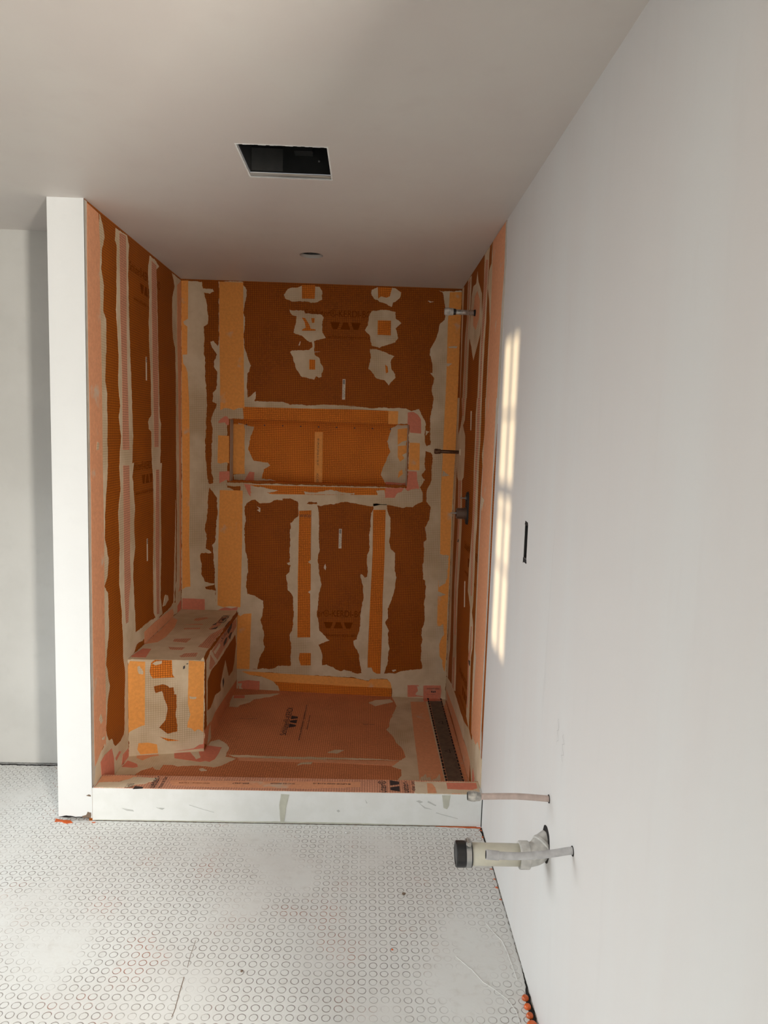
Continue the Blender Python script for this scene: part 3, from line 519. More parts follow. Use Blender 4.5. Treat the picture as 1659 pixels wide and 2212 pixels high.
('RIGHT','M',[13870,1601,13277,1756,11049,2095,9123,2092,7346,2011,5772,2087,4395,2374,3510,2172,3044,2529,2240,2544,1766,2909,1002,2836,840,2586,1283,1897,879,1143,2733,180,3577,1135,4860,1263,11424,824,13870,180]),
('RIGHT','B',[13447,972,11920,1032,9557,1173,7090,1227,5785,1161,4860,1263,3577,1135,3603,180,3973,180,10466,422,13215,334]),
('RIGHT','m',[3161,2573,2479,2343,1758,2882,1156,2735,590,2645,548,1256,2375,302,2013,1110,3151,1498]),
('RIGHT','R',[2549,1562,1751,1547,1258,1489,1381,942,2659,217,2710,1076]),
('RIGHT','m',[3576,13422,2872,13336,3395,12787,3618,13015]),
('RIGHT','W',[8263,17317,7985,17308,7892,16355,8090,16356]),
('RIGHT','W',[7899,8705,7659,8755,7422,7468,7660,7410]),
('RIGHT','K',[11083,10389,10707,10445,10798,10275,11224,10210]),
('RIGHT','K',[5329,5401,4855,5514,4863,5266,5142,5256]),
('CURBF','J',[-8284,1290,-7944,1276,-8067,696,-8133,33,-8284,31,-8352,790]),
('CURBF','J',[-1684,1354,-1341,1361,-1381,919,-1451,757,-1606,815]),
('CURBF','J',[-15854,55,-6502,103,-58,30,-54,30,-8397,30,-15855,30]),
]

# ------------------------------------------------------------------ the room
def struct(name, bm, mat): return tag(link(name, bm, mat), kind='structure')
bm = bmesh.new(); add_box(bm, -3.6, 1.4, -3.42, 0.0, -0.12, 0.0); add_box(bm, -3.6, -W, 0.0, 0.50, -0.12, 0.0)
floor = struct('floor', bm, M['ringfloor'])
bm = bmesh.new(); add_box(bm, -3.6, 0.0, 0.0, D+0.11, -0.16, -0.121); struct('floor_slab', bm, M['rear']).name = 'floor_subfloor'
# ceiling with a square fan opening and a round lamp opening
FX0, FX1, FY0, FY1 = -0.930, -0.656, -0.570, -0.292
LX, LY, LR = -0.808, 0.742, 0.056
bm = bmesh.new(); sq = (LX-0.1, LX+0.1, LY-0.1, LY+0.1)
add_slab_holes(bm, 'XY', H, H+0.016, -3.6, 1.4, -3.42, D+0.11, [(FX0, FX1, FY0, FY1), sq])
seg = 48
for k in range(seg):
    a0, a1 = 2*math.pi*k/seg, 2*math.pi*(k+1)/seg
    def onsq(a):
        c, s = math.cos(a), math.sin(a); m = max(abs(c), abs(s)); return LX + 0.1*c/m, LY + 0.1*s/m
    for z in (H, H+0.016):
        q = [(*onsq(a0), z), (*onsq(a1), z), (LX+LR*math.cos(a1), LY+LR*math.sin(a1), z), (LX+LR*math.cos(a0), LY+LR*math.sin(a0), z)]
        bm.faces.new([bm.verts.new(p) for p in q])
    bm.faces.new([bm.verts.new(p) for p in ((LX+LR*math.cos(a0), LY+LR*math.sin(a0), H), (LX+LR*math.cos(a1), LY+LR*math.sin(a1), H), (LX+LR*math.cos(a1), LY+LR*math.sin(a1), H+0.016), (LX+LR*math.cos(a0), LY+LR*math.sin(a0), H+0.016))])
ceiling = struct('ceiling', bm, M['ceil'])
# walls
bm = bmesh.new(); OUT = (-0.557, -0.512, 1.220, 1.332)
add_slab_holes(bm, 'YZ', 0.0, 0.012, -2.60, D+0.11, 0.004, H, [OUT]); add_slab_holes(bm, 'YZ', 0.012, 0.12, -2.60, D+0.11, 0.0, H, [OUT])
wall_right = struct('wall_right', bm, M['right'])
bm = bmesh.new(); NI = (-1.311, -0.280, 1.303, 1.664)
add_slab_holes(bm, 'XZ', D, D+0.10, -W, 0.0, -0.12, H, [NI]); wall_back = struct('wall_back', bm, M['board'])
bm = bmesh.new(); add_box(bm, -W-0.013, -W, 0.0, D+0.10, 0.0, H); wall_left = struct('wall_left', bm, M['board'])
bm = bmesh.new(); add_box(bm, -W-WW, -W-0.013, 0.0, D+0.10, 0.012, H); add_box(bm, -W-0.013, -W, -0.0012, 0.0, 0.012, H); wall_div = struct('wall_divider', bm, M['wing'])
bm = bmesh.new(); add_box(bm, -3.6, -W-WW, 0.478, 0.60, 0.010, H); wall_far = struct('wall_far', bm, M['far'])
bm = bmesh.new(); add_slab_holes(bm, 'YZ', -3.72, -3.6, -3.42, 0.60, 0.0, H, [(-2.505, -2.155, 0.905, 2.075), (-1.15, -0.05, 0.28, 1.52)]); struct('wall_side', bm, M['rear'])
bm = bmesh.new(); add_slab_holes(bm, 'XZ', -3.54, -3.42, -3.72, 1.52, 0.0, H, [(0.27, 0.53, 0.85, 2.05), (-3.05, -1.55, 0.5, 2.1)]); struct('wall_rear', bm, M['rear'])
bm = bmesh.new(); add_box(bm, 1.40, 1.52, -3.42, -1.70, 0, H); add_box(bm, 0.12, 1.40, -1.82, -1.70, 0, H); struct('wall_hall', bm, M['rear'])
# unseen blocker slabs added outside, keeping the low sun off all but one window
bm = bmesh.new(); add_box(bm, -4.4, 1.6, -4.1, -4.0, -0.2, 3.0); add_box(bm, -6.1, -6.0, -3.25, -1.0, -0.2, 3.0); struct('sun_blocker', bm, M['rear'])
# windows behind the camera, two of them added for fill
def window(name, plane, c0, c1, u0, u1, v0, v1, ub, vb):
    root = thing(name, None, None); del_ = None; root['kind'] = 'structure'
    def bar(nm, a, b, c, d):
        g = {'XZ': (a, b, c0, c1, c, d), 'YZ': (c0, c1, a, b, c, d)}[plane]
        box(nm, M['frame'], g, root)
    t = 0.03
    bar('window_frame', u0, u0+t*.0+0.004, v0, v1); bar('window_frame', u1-0.004, u1, v0, v1)
    for (u, w) in ub: bar('muntin', u-w/2, u+w/2, v0, v1)
    for (v, w) in vb: bar('muntin', u0, u1, v-w/2, v+w/2)
    return root
window('window_1', 'YZ', -3.70, -3.66, -2.505, -2.155, 0.905, 2.075, [(-2.215, 0.010), (-2.365, 0.012)], [(1.80, 0.020), (1.52, 0.060), (1.43, 0.014), (1.23, 0.018)])
window('window_2', 'XZ', -3.52, -3.48, 0.27, 0.53, 0.85, 2.05, [], [(1.45, 0.03)])
window('added_window_3', 'XZ', -3.52, -3.48, -3.05, -1.55, 0.5, 2.1, [(-2.3, 0.04)], [(1.3, 0.04)])  # opening added to hold the rear fill lamp
window('added_window_4', 'YZ', -3.70, -3.66, -1.15, -0.05, 0.28, 1.52, [(-0.6, 0.04)], [])  # opening added around the side fill lamp

# ------------------------------------------------------------------ shower tray, curb, bench, niche
tray = thing('shower_tray', 'orange gridded waterproofed shower floor inside the curb, sloping to the long drain', 'shower floor', (-0.8, 0.7, 0.0))
bm = bmesh.new()
def zt(x): return 0.0168-0.032*x
v = [bm.verts.new((x, y, z)) for (x, y, z) in [(-W, 0.115, -0.1), (0, 0.115, -0.1), (0, D, -0.1), (-W, D, -0.1), (-W, 0.115, zt(-W)), (0, 0.115, zt(0)), (0, D, zt(0)), (-W, D, zt(-W))]]
for q in ((3, 2, 1, 0), (4, 5, 6, 7), (0, 1, 5, 4), (1, 2, 6, 5), (2, 3, 7, 6), (3, 0, 4, 7)): bm.faces.new([v[i] for i in q])
link('base', bm, M['membrane'], tray)
curb = thing('shower_curb', 'low white curb across the shower entry with orange membrane on its top', 'curb', (-0.8, 0.05, 0.0))
bm = bmesh.new(); add_box(bm, -W, 0.0, 0.0, 0.115, 0.002, 0.14, bevel=0.002); link('core', bm, M['curb'], curb)
bench = thing('shower_bench', 'mortar-smeared shower bench box against the left wall and back wall', 'bench', (-1.43, 0.95, 0.05))
bm = bmesh.new(); yb = 0.44+(W-1.262)*0.27
lo = [bm.verts.new((x_, y_, zt(x_)+0.0004)) for x_, y_ in ((-W+.0004, 0.44), (-1.262, yb), (-1.262, D-.0004), (-W+.0004, D-.0004))]; hi = [bm.verts.new((q.co.x, q.co.y, 0.535)) for q in lo]
bm.faces.new(lo[::-1]); bm.faces.new(hi)
for i in range(4): bm.faces.new((lo[i], lo[(i+1) % 4], hi[(i+1) % 4], hi[i]))
link('core', bm, M['board'], bench)
niche = thing('wall_niche', 'long recessed shelf niche lined with gridded orange membrane in the back wall', 'niche', (-0.8, D+0.09, 1.303))
bm = bmesh.new(); a, b_, c, d = NI; yn = D+0.09
add_box(bm, a, b_, yn, yn+0.0095, c, d)
link('back_panel', bm, M['grid_orange'], niche)
for nm, q in (('side_panel', (a, a+0.0012, D+0.001, yn, c, d)), ('side_panel', (b_-0.0012, b_, D+0.001, yn, c, d)), ('bottom_panel', (a, b_, D+0.001, yn, c, c+0.0012)), ('top_panel', (a, b_, D+0.001, yn, d-0.0012, d))):
    box(nm, M['drywall'] if nm == 'side_panel' else M['grid_orange'], q, niche)
boxp = box('backer_board', M['board'], (-0.0008, 0.0, 0.065, D-0.001, 0.02, H-0.001), wall_right)
PARENT = {'BACK': wall_back, 'LEFT': wall_left, 'RIGHT': wall_right, 'BTOP': bench, 'BFRONT': bench, 'BSIDE': bench, 'PAN': tray, 'CURB': curb, 'CURBF': curb, 'NICHE': niche}
KIND = {'M': ('mortar_patch', 'mortar', 0.9, 0.0046), 'm': ('mortar_smear', 'mortar2', 2.6, 0.0042), 'B': ('sealing_band', None, 1.7, 0.0007), 'G': ('gridded_strip', None, 1.6, 0.0006),
        'R': ('corner_piece', 'red', 2.0, 0.0012), 'b': ('sealing_band', 'pinkish', 3.1, 0.0012), 'r': ('corner_piece', 'red', 3.3, 0.0012), 'D': ('bare_board', 'board', 1.8, 0.0030), 'O': ('filler_edge', 'drywall', 0.8, 0.0010), 'K': ('print_mark', 'ink', 2.3, 0.0012),
        'Q': ('sealing_band', 'membrane', 1.7, 0.0006), 'W': ('barcode_label', 'label', 1.6, 0.0), 'J': ('putty_joint', 'putty', 0.6, 0.0012)}
for i, (pl, kd, cs) in enumerate(PATCHES):
    nm, mt, h, amp = KIND[kd]; fn, n = PLANES[pl]; n = Vector(n).normalized()
    P3 = [Vector(fn(cs[j]/10000, cs[j+1]/10000)) for j in range(0, len(cs), 2)]
    if mt is None:
        warm = pl in ('BACK', 'NICHE', 'BFRONT')
        mt = {'B': 'orange' if warm else 'pinkish', 'G': 'grid_orange' if warm else 'grid_pink'}[kd]
    if kd in 'Mm' and pl == 'RIGHT': amp *= 0.6
    P3 = ragged(P3, n, amp, 0.006 if kd in 'MmD' else 0.012, i*1.7)
    lift = 0.0008 if pl == 'RIGHT' else 0
    if pl != 'PAN' and pl != 'CURB':
        fx = []
        for q in P3:
            if pl in ('BACK', 'CURBF'): q.x = min(max(q.x, -W+.0015), -.0015)
            if pl in ('LEFT', 'RIGHT', 'BSIDE'): q.y = min(max(q.y, 0.0005), D-.0015)
            q.z = min(q.z, H-.001 if pl in ('BACK', 'LEFT', 'RIGHT') else 9)
    else:
        for q in P3: q.x = min(max(q.x, -W+.0015), -.0015)
    sheet(nm, M[mt], P3, n, 0.0, h*0.001 + lift + (i % 7)*0.00005, PARENT[pl])
X, Y, Z = Vector((1, 0, 0)), Vector((0, 1, 0)), Vector((0, 0, 1))
# printing on the back wall boards
for zc, zl, zu in ((2.2796, 2.2106, 2.1464), (0.5328, 0.461, 0.3978)):
    text('BACK', 'Schlüter®-KERDI-BOARD', (-0.657, zc), X, Z, 0.47, 0.040, M['ink_faint'], wall_back, 0.0006)
    logo('BACK', (-0.660, zl), X, Z, 0.178, 0.038, M['ink_faint'], wall_back, 0.0006)
    text('BACK', 'www.schlueter-systems.com', (-0.655, zu), X, Z, 0.36, 0.024, M['ink_faint'], wall_back, 0.0006)
for zc in (1.8531, 0.9838):
    r = sheet('barcode_label', M['label'], [Vector(PLANES['BACK'][0](-0.661+a*0.0085, zc+b*0.058)) for a, b in ((-1, -1), (1, -1), (1, 1), (-1, 1))], (0, -1, 0), 0, 0.0006, wall_back)
    bm = bmesh.new()
    for k in range(6):
        add_box(bm, -0.667, -0.6555, D-0.001, D-0.0005, zc+0.030+k*0.0042, zc+0.030+k*0.0042+0.0026)
    link('barcode', bm, M['ink'], r)
    text('BACK', 'LOT 81216 B22', (-0.6635, zc-0.014), -Z, X, 0.074, 0.006, M['ink'], r, 0.0012)
    text('BACK', 'ICC-ES', (-0.6555, zc-0.018), -Z, X, 0.05, 0.004, M['ink'], r, 0.0012)
text('BACK', 'WWW', (-0.869, 1.1124), X, Z, 0.068, 0.020, M['ink'], wall_back, 0.0022)
text('BACK', 'Schlüter®-KERDI', (-0.078, 0.0835), X, Z, 0.074, 0.009, M['ink'], wall_back, 0.0032)
logo('BACK', (-0.076, 0.064), X, Z, 0.030, 0.011, M['ink'], wall_back, 0.0032)
text('BACK', 'Made in Germany', (-0.090, 0.047), X, Z, 0.055, 0.004, M['ink'], wall_back, 0.0032)
# niche print: rotated certification line and measuring dots
text('NICHE', '® UPC® ANSI A118.10', (-0.808, 1.488), -Z, X, 0.158, 0.011, M['ink'], niche, 0.0024)
text('NICHE', 'ICC-ES', (-0.808, 1.332), -Z, X, 0.05, 0.011, M['ink'], niche, 0.0024)
for k in range(9): box('measuring_dot', M['ink'], (-1.2365+k*0.1063, -1.2285+k*0.1063, yn-0.0012, yn-0.0004, 1.631, 1.638), niche)
# printing on the left wall boards
for yo, zc, zl, zu in ((0.745, 2.316, 2.2461, 2.1798), (0.752, 1.4184, 1.3521, 1.2883)):
    text('LEFT', 'Schlüter®-KERDI-BOARD', (yo, zc), Y, Z, 0.47, 0.040, M['ink_faint'], wall_left, 0.0006)
    logo('LEFT', (yo, zl), Y, Z, 0.178, 0.042, M['ink_faint'], wall_left, 0.0006)
    text('LEFT', 'www.schlueter-systems.com', (yo, zu), Y, Z, 0.36, 0.026, M['ink_faint'], wall_left, 0.0006)
for zc in (1.8826, 0.997):
    r = sheet('barcode_label', M['label'], [Vector(PLANES['LEFT'][0](0.745+a*0.0085, zc+b*0.056)) for a, b in ((-1, -1), (1, -1), (1, 1), (-1, 1))], (1, 0, 0), 0, 0.0006, wall_left)
    bm = bmesh.new()
    for k in range(6): add_box(bm, -W+0.0005, -W+0.001, 0.739, 0.751, zc+0.030+k*0.0042, zc+0.030+k*0.0042+0.0026)
    link('barcode', bm, M['ink'], r)
# printing on the right wall boards (mostly hidden by the bands)
for zc in (0.985, 0.33):
    text('RIGHT', 'Schlüter®-KERDI-BOARD', (0.62, zc+0.07), -Y, Z, 0.44, 0.040, M['ink_faint'], wall_right, 0.0013)
    logo('RIGHT', (0.62, zc), -Y, Z, 0.178, 0.042, M['ink_faint'], wall_right, 0.0013)
    text('RIGHT', 'www.schlueter-systems.com', (0.62, zc-0.064), -Y, Z, 0.36, 0.026, M['ink_faint'], wall_right, 0.0013)
# printing on the tray membrane
text('PAN', 'Schlüter®-KERDI', (-0.9105, 0.943), Y, -X, 0.370, 0.034, M['ink'], tray, 0.0008)
logo('PAN', (-0.874, 0.940), Y, -X, 0.165, 0.036, M['ink'], tray, 0.0008)
text('PAN', 'www.schlueter-systems.com', (-0.822, 0.945), Y, -X, 0.480, 0.018, M['ink'], tray, 0.0008)
text('PAN', 'Made in Germany', (-0.792, 0.944), Y, -X, 0.190, 0.011, M['ink'], tray, 0.0008)
text('PAN', '® UPC® ANSI A118.10', (-1.143, 0.946), -X, -Y, 0.148, 0.010, M['ink'], tray, 0.0008)
text('PAN', 'ESR-2467', (-0.4715, 0.951), -X, -Y, 0.070, 0.010, M['ink'], tray, 0.0008)
# printing on the curb top
text('CURB', 'Germany  16/24', (-1.193, 0.052), -X, -Y, 0.126, 0.011, M['ink_faint'], curb, 0.0030)
text('CURB', 'ESR-2467', (-1.003, 0.056), -X, -Y, 0.067, 0.011, M['ink'], curb, 0.0030)
text('CURB', 'ICC-ES PMG®', (-0.830, 0.060), -X, -Y, 0.100, 0.011, M['ink'], curb, 0.0030)
text('CURB', '® UPC® ANSI A118.10', (-0.624, 0.066), -X, -Y, 0.158, 0.011, M['ink'], curb, 0.0030)
text('CURB', 'üter®', (-0.414, 0.052), Y, -X, 0.100, 0.034, M['ink'], curb, 0.0026)
logo('CURB', (-0.361, 0.034), Y, -X, 0.150, 0.038, M['ink'], curb, 0.0026, only=(1, 2))
text('CURB', 'ueter-', (-0.316, 0.052), Y, -X, 0.096, 0.024, M['ink'], curb, 0.0026)
text('CURB', 'de in', (-0.285, 0.060), Y, -X, 0.080, 0.015, M['ink'], curb, 0.0026)
text('CURB', 'Schlü', (-1.449, 0.020), Y, -X, 0.035, 0.030, M['ink'], curb, 0.0030)
logo('CURB', (-1.409, 0.036), Y, -X, 0.090, 0.036, M['ink'], curb, 0.0018, only=(0,))
text('CURB', 'ueter-', (-1.356, 0.054), Y, -X, 0.098, 0.026, M['ink'], curb, 0.0030)
text('CURB', 'Made in Ger', (-1.323, 0.054), Y, -X, 0.100, 0.015, M['ink'], curb, 0.0030)
text('BTOP', 'KERDI', (-1.300, 1.18), Y, -X, 0.16, 0.040, M['ink'], bench, 0.0028)
text('BSIDE', 'Schlüter', (1.05, 0.498), Y, Z, 0.26, 0.030, M['ink'], bench, 0.0020)

# ------------------------------------------------------------------ linear drain
drain = thing('linear_drain', 'long dark channel drain with slotted edges set in the shower floor by the right wall', 'drain', (-0.07, 0.87, 0.02))
def zp(x, h=0): return zt(x)+h
bm = bmesh.new(); add_box(bm, -0.1010, -0.0325, 0.345, 1.342, 0.0206, 0.0232, bevel=0.0008); link('cover', bm, M['drain_cover'], drain)
for x0, x1 in ((-0.1085, -0.1015), (-0.0320, -0.0270)):
    box('channel_edge', M['pinkish'], (x0-0.002, x1+0.002, 0.343, 1.385, 0.0206, 0.0222), drain)
y = 0.345
random.seed(3)
while y < 1.36:
    L = random.uniform(0.018, 0.032)
    for x0, x1 in ((-0.1120, -0.1030), (-0.0330, -0.0265)): box('slot', M['hole'], (x0, x1, y, y+L, 0.0212, 0.0236), drain)
    y += L + random.uniform(0.006, 0.011)
for yc in (1.02, 0.66):
    bm = bmesh.new(); s = 0.022; pts3 = [Vector((-0.067+s*.55, yc+s, 0)), Vector((-0.067+s*.55, yc-s, 0)), Vector((-0.067-s*.75, yc, 0))]
    inn = [p*0.0 + (p - Vector((-0.067, yc, 0)))*0.72 + Vector((-0.067, yc, 0)) for p in pts3]
    for i in range(3):
        bm.faces.new([bm.verts.new((q.x, q.y, 0.0236)) for q in (pts3[i], pts3[(i+1) % 3], inn[(i+1) % 3], inn[i])])
    link('stamped_triangle', bm, M['hole'], drain)

# ------------------------------------------------------------------ pipes on the shower wall
def arc(pts, n=8):
    out = []; P_ = [Vector(p) for p in pts]
    for i in range(len(P_)-1):
        p0 = P_[max(i-1, 0)]; p1 = P_[i]; p2 = P_[i+1]; p3 = P_[min(i+2, len(P_)-1)]
        for k in range(n):
            t = k/n; out.append(0.5*((2*p1)+(p2-p0)*t+(2*p0-5*p1+4*p2-p3)*t*t+(3*p1-p0-3*p2+p3)*t**3))
    out.append(P_[-1]); return out
arm = thing('shower_arm_stub', 'capped plaster-spattered white pipe stub high on the right shower wall', 'pipe', (0, 0.807, 2.21))
tube('pipe', M['chrome'], [(0.0, .807, 2.21), (-0.125, .807, 2.212)], 0.0125, arm)
lathe('cap', M['pvc_grey'], (-0.112, .807, 2.212), (-1, 0, 0), [(0, 0.0135), (0, 0.0175), (0.014, 0.0178), (0.018, 0.0165), (0.020, 0.0190), (0.038, 0.0188), (0.043, 0.015), (0.043, 0)], arm)
lathe('thread', M['rubber'], (-0.100, .807, 2.212), (-1, 0, 0), [(0, 0.0128), (0, 0.0150), (0.012, 0.0150), (0.012, 0.0128)], arm)
lathe('wall_seal', M['hole'], (-0.001, .807, 2.21), (-1, 0, 0), [(0, 0.0165), (0.008, 0.015), (0.010, 0.0124)], arm)
sp_ = thing('tub_spout_stub', 'dark bronze capped pipe stub at mid height beside the niche', 'pipe', (0, 1.166, 1.517))
tube('pipe', M['brass'], [(0.0, 1.166, 1.517), (-0.125, 1.166, 1.518)], 0.0098, sp_)
lathe('cap', M['brass'], (-0.112, 1.166, 1.518), (-1, 0, 0), [(0, 0.0098), (0, 0.0128), (0.010, 0.0132), (0.013, 0.0125), (0.015, 0.0145), (0.030, 0.0142), (0.034, 0.011), (0.034, 0)], sp_)
lathe('wall_seal', M['mortar'], (-0.001, 1.166, 1.517), (-1, 0, 0), [(0, 0.020), (0.006, 0.016), (0.009, 0.0100)], sp_)
va_ = thing('mixing_valve', 'round shower mixing valve body on a black oval plate on the right shower wall', 'valve', (0, 0.785, 1.245))
bm = bmesh.new(); rr = 0.034; hh = 0.050
prof = [(0.785 + rr*math.cos(t), 1.245 + math.sin(t)*rr + (hh if math.sin(t) >= 0 else -hh)) for t in [2*math.pi*k/40 for k in range(40)]]
f0 = [bm.verts.new((-0.0012, a, b)) for a, b in prof]; f1 = [bm.verts.new((-0.010, 0.785+(a-0.785)*.92, 1.245+(b-1.245)*.97)) for a, b in prof]
bm.faces.new(f1)
for k in range(40): bm.faces.new((f0[k], f0[(k+1) % 40], f1[(k+1) % 40], f1[k]))
bmesh.ops.recalc_face_normals(bm, faces=bm.faces); link('mounting_plate', bm, M['matteblack'], va_)
lathe('valve_body', M['brownplastic'], (-0.010, .785, 1.218), (-1, 0, 0), [(0, 0.030), (0.012, 0.030), (0.012, 0.0275), (0.046, 0.0270), (0.049, 0.025), (0.049, 0.018), (0.044, 0.0175), (0.044, 0)], va_)
lathe('stem', M['steel'], (-0.052, .785, 1.219), (-1, 0, 0), [(0, 0.005), (0.018, 0.005), (0.018, 0.003), (0.036, 0.003), (0.036, 0)], va_)
lathe('diverter_stem', M['steel'], (-0.009, .785, 1.296), (-1, 0, 0), [(0, 0.006), (0.010, 0.006), (0.010, 0.003), (0.034, 0.003), (0.034, 0)], va_)
lathe('diverter_hub', M['blackmetal'], (-0.009, .785, 1.296), (-1, 0, 0), [(0, 0.016), (0.006, 0.015), (0.006, 0)], va_)

# ------------------------------------------------------------------ sink plumbing on the near right wall
def supply(label, p, pts, r, mat, capr):
    t = thing('supply_tube', label, 'pipe', p, 'capped water supply stubs under the basin position')
    pa = arc(pts); tube('tube', mat, pa, r, t)
    e = pa[-1]; d = (pa[-1]-pa[-3]).normalized()
    return t, e, d
t1, e, d = supply('short pinkish plaster-spattered tube with a metal end fitting, above the thick drain pipe', (0, -0.971, 0.642),
    [(0.004, -0.971, 0.640), (-0.010, -0.971, 0.642), (-0.09, -0.971, 0.6465), (-0.18, -0.972, 0.645), (-0.196, -0.972, 0.645)], 0.0082, M['pex_pink'], 0.012)
lathe('end_fitting', M['chrome'], e-d*0.012, d, [(0, 0.0082), (0.002, 0.0110), (0.012, 0.0122), (0.016, 0.0135), (0.026, 0.0135), (0.034, 0.0118), (0.036, 0.0118), (0.036, 0)], t1)
lathe('end_bore', M['hole'], e+d*0.0238, d, [(0, 0.0104), (0.0006, 0.0104), (0.0006, 0)], t1)
lathe('wall_gap', M['hole'], (-0.0004, -0.971, 0.641), (-1, 0, 0), [(0, 0.0115), (0.0008, 0.0110), (0.0008, 0)], t1)
t2, e, d = supply('drooping white plaster-spattered tube crossing in front of the thick drain pipe', (0, -1.197, 0.630),
    [(0.004, -1.197, 0.632), (-0.012, -1.197, 0.631), (-0.06, -1.197, 0.6225), (-0.12, -1.197, 0.6165), (-0.17, -1.196, 0.616), (-0.196, -1.195, 0.617)], 0.0088, M['pex_white'], 0.011)
lathe('end_fitting', M['pex_white'], e-d*0.022, d, [(0, 0.0088), (0.001, 0.0105), (0.030, 0.0112), (0.032, 0.0108), (0.032, 0)], t2)
lathe('end_bore', M['hole'], e+d*0.0098, d, [(0, 0.0094), (0.0006, 0.0094), (0.0006, 0)], t2)
lathe('wall_gap', M['hole'], (-0.0004, -1.197, 0.631), (-1, 0, 0), [(0, 0.0120), (0.0008, 0.0115), (0.0008, 0)], t2)
dr = thing('sink_drain_stub', 'thick cream drain pipe stub with black rubber cap and steel clamp on the right wall', 'pipe', (0, -0.985, 0.50))
DY, DZ = -0.985, 0.4885
pa = arc([(0.010, DY+0.026, DZ+0.026), (-0.008, DY+0.018, DZ+0.018), (-0.028, DY+0.005, DZ+0.005), (-0.055, DY, DZ)])
tube('elbow', M['pvc_grey'], pa, 0.0305, dr)
lathe('elbow_rim', M['pvc_grey'], (-0.006, DY+0.0175, DZ+0.0175), (-0.75, -0.47, -0.47), [(0, 0.0305), (0, 0.0345), (0.006, 0.0345), (0.009, 0.0305)], dr, 40)
lathe('collar', M['pvc_grey'], (-0.050, DY, DZ), (-1, 0, 0), [(0, 0.0300), (0, 0.0345), (0.002, 0.0360), (0.024, 0.0360), (0.027, 0.0345), (0.027, 0.0285)], dr)
tube('pipe', M['pvc'], [(-0.060, DY, DZ), (-0.235, DY-0.001, DZ+0.0015)], 0.0288, dr, segs=40)
ce = Vector((-0.205, DY-0.001, DZ+0.001))
lathe('rubber_cap', M['rubber'], ce, (-1, 0, 0), [(0, 0.0288), (0, 0.0325), (0.004, 0.0330), (0.018, 0.0325), (0.020, 0.0335), (0.040, 0.0335), (0.043, 0.0315), (0.043, 0.0260), (0.0415, 0.0250), (0.0415, 0)], dr, 48)
lathe('hose_clamp', M['steel'], ce+Vector((-0.003, 0, 0)), (-1, 0, 0), [(0, 0.0325), (0, 0.0338), (0.0135, 0.0338), (0.0135, 0.0325)], dr, 48)
bm = bmesh.new(); add_box(bm, ce.x-0.017, ce.x-0.003, DY-0.014, DY+0.006, DZ+0.032, DZ+0.042, bevel=0.002); link('clamp_housing', bm, M['steel'], dr)
lathe('clamp_screw', M['chrome'], (ce.x-0.010, DY-0.022, DZ+0.040), (0, 1, 0), [(0, 0), (0, 0.0062), (0.008, 0.0062), (0.010, 0.004), (0.030, 0.004), (0.030, 0)], dr, 8)
bm = bmesh.new(); P3 = ragged([Vector((0, DY+0.018+0.038*math.cos(t), DZ+0.022+0.052*math.sin(t))) for t in [2*math.pi*k/24 for k in range(24)]], Vector((-1, 0, 0)), 0.003, 0.01, 5)
sheet('wall_gap', M['hole'], P3, (-1, 0, 0), 0, 0.0006, dr)

# ------------------------------------------------------------------ openings: fan, lamp, outlet
fan = thing('exhaust_fan_housing', 'black metal fan box sunk in the square hole in the ceiling', 'exhaust fan', (-0.793, -0.431, H+0.016))
bm = bmesh.new(); g = 0.004
x0, x1, y0, y1, z0, z1 = FX0+g, FX1-g, FY0+g, FY1-g, H+0.0165, H+0.20
for q in ((x0-.004, x0, y0, y1, z0, z1), (x1, x1+.004, y0, y1, z0, z1), (x0-.004, x1+.004, y0-.004, y0, z0, z1), (x0-.004, x1+.004, y1, y1+.004, z0, z1), (x0-.004, x1+.004, y0-.004, y1+.004, z1, z1+.004)): add_box(bm, *q)
link('housing', bm, M['blackmetal'], fan)
lathe('blower_ring', M['blackmetal'], (-0.785, -0.44, z1-0.004), (0, 0, -1), [(0, 0.105), (0.03, 0.100), (0.034, 0.094), (0.03, 0.088), (0, 0.085)], fan, 48)
lathe('motor', M['blackmetal'], (-0.785, -0.44, z1-0.003), (0, 0, -1), [(0, 0.045), (0.028, 0.040), (0.034, 0.015), (0.034, 0)], fan)
box('duct_plate', M['steel'], (x0+0.001, x0+0.105, y1-0.0035, y1-0.001, z0+0.004, z0+0.075), fan)
box('wiring_box', M['blackmetal'], (x0+0.145, x0+0.205, y1-0.045, y1-0.002, z0+0.055, z0+0.115), fan)
for k, (a, b) in enumerate(((0.10, 0.120), (0.175, 0.060), (0.225, 0.040))): lathe('screw', M['steel'], (x0+a, y1-0.003, z0+b), (0, -1, 0), [(0, 0.004), (0.002, 0.004), (0.003, 0)], fan, 10)
bm = bmesh.new()
for (a, b, cc, dd) in ((FX0-.001, FX1+.001, FY0-.001, FY0+.0035), (FX0-.001, FX1+.001, FY1-.0035, FY1+.001), (FX0-.001, FX0+.0035, FY0, FY1), (FX1-.0035, FX1+.001, FY0, FY1)):
    n_ = 24
    for k in range(n_):
        if b-a > dd-cc: u0, u1 = a+(b-a)*k/n_, a+(b-a)*(k+1)/n_; q = (u0, u1, cc, dd)
        else: v0, v1 = cc+(dd-cc)*k/n_, cc+(dd-cc)*(k+1)/n_; q = (a, b, v0, v1)
        t = random.uniform(0.0002, 0.0016); add_box(bm, q[0], q[1], q[2], q[3], H-t, H+0.003)
link('torn_edge', bm, M['chip'], ceiling)
can = thing('recessed_lamp_housing', 'empty round recessed lamp can in the hole in the shower ceiling', 'recessed light', (LX, LY, H))
lathe('can', M['steel'], (LX, LY, H+0.0165), (0, 0, 1), [(0, LR+0.001), (0.010, LR+0.001), (0.010, LR+0.004), (0.0, LR+0.004)], can, 48)
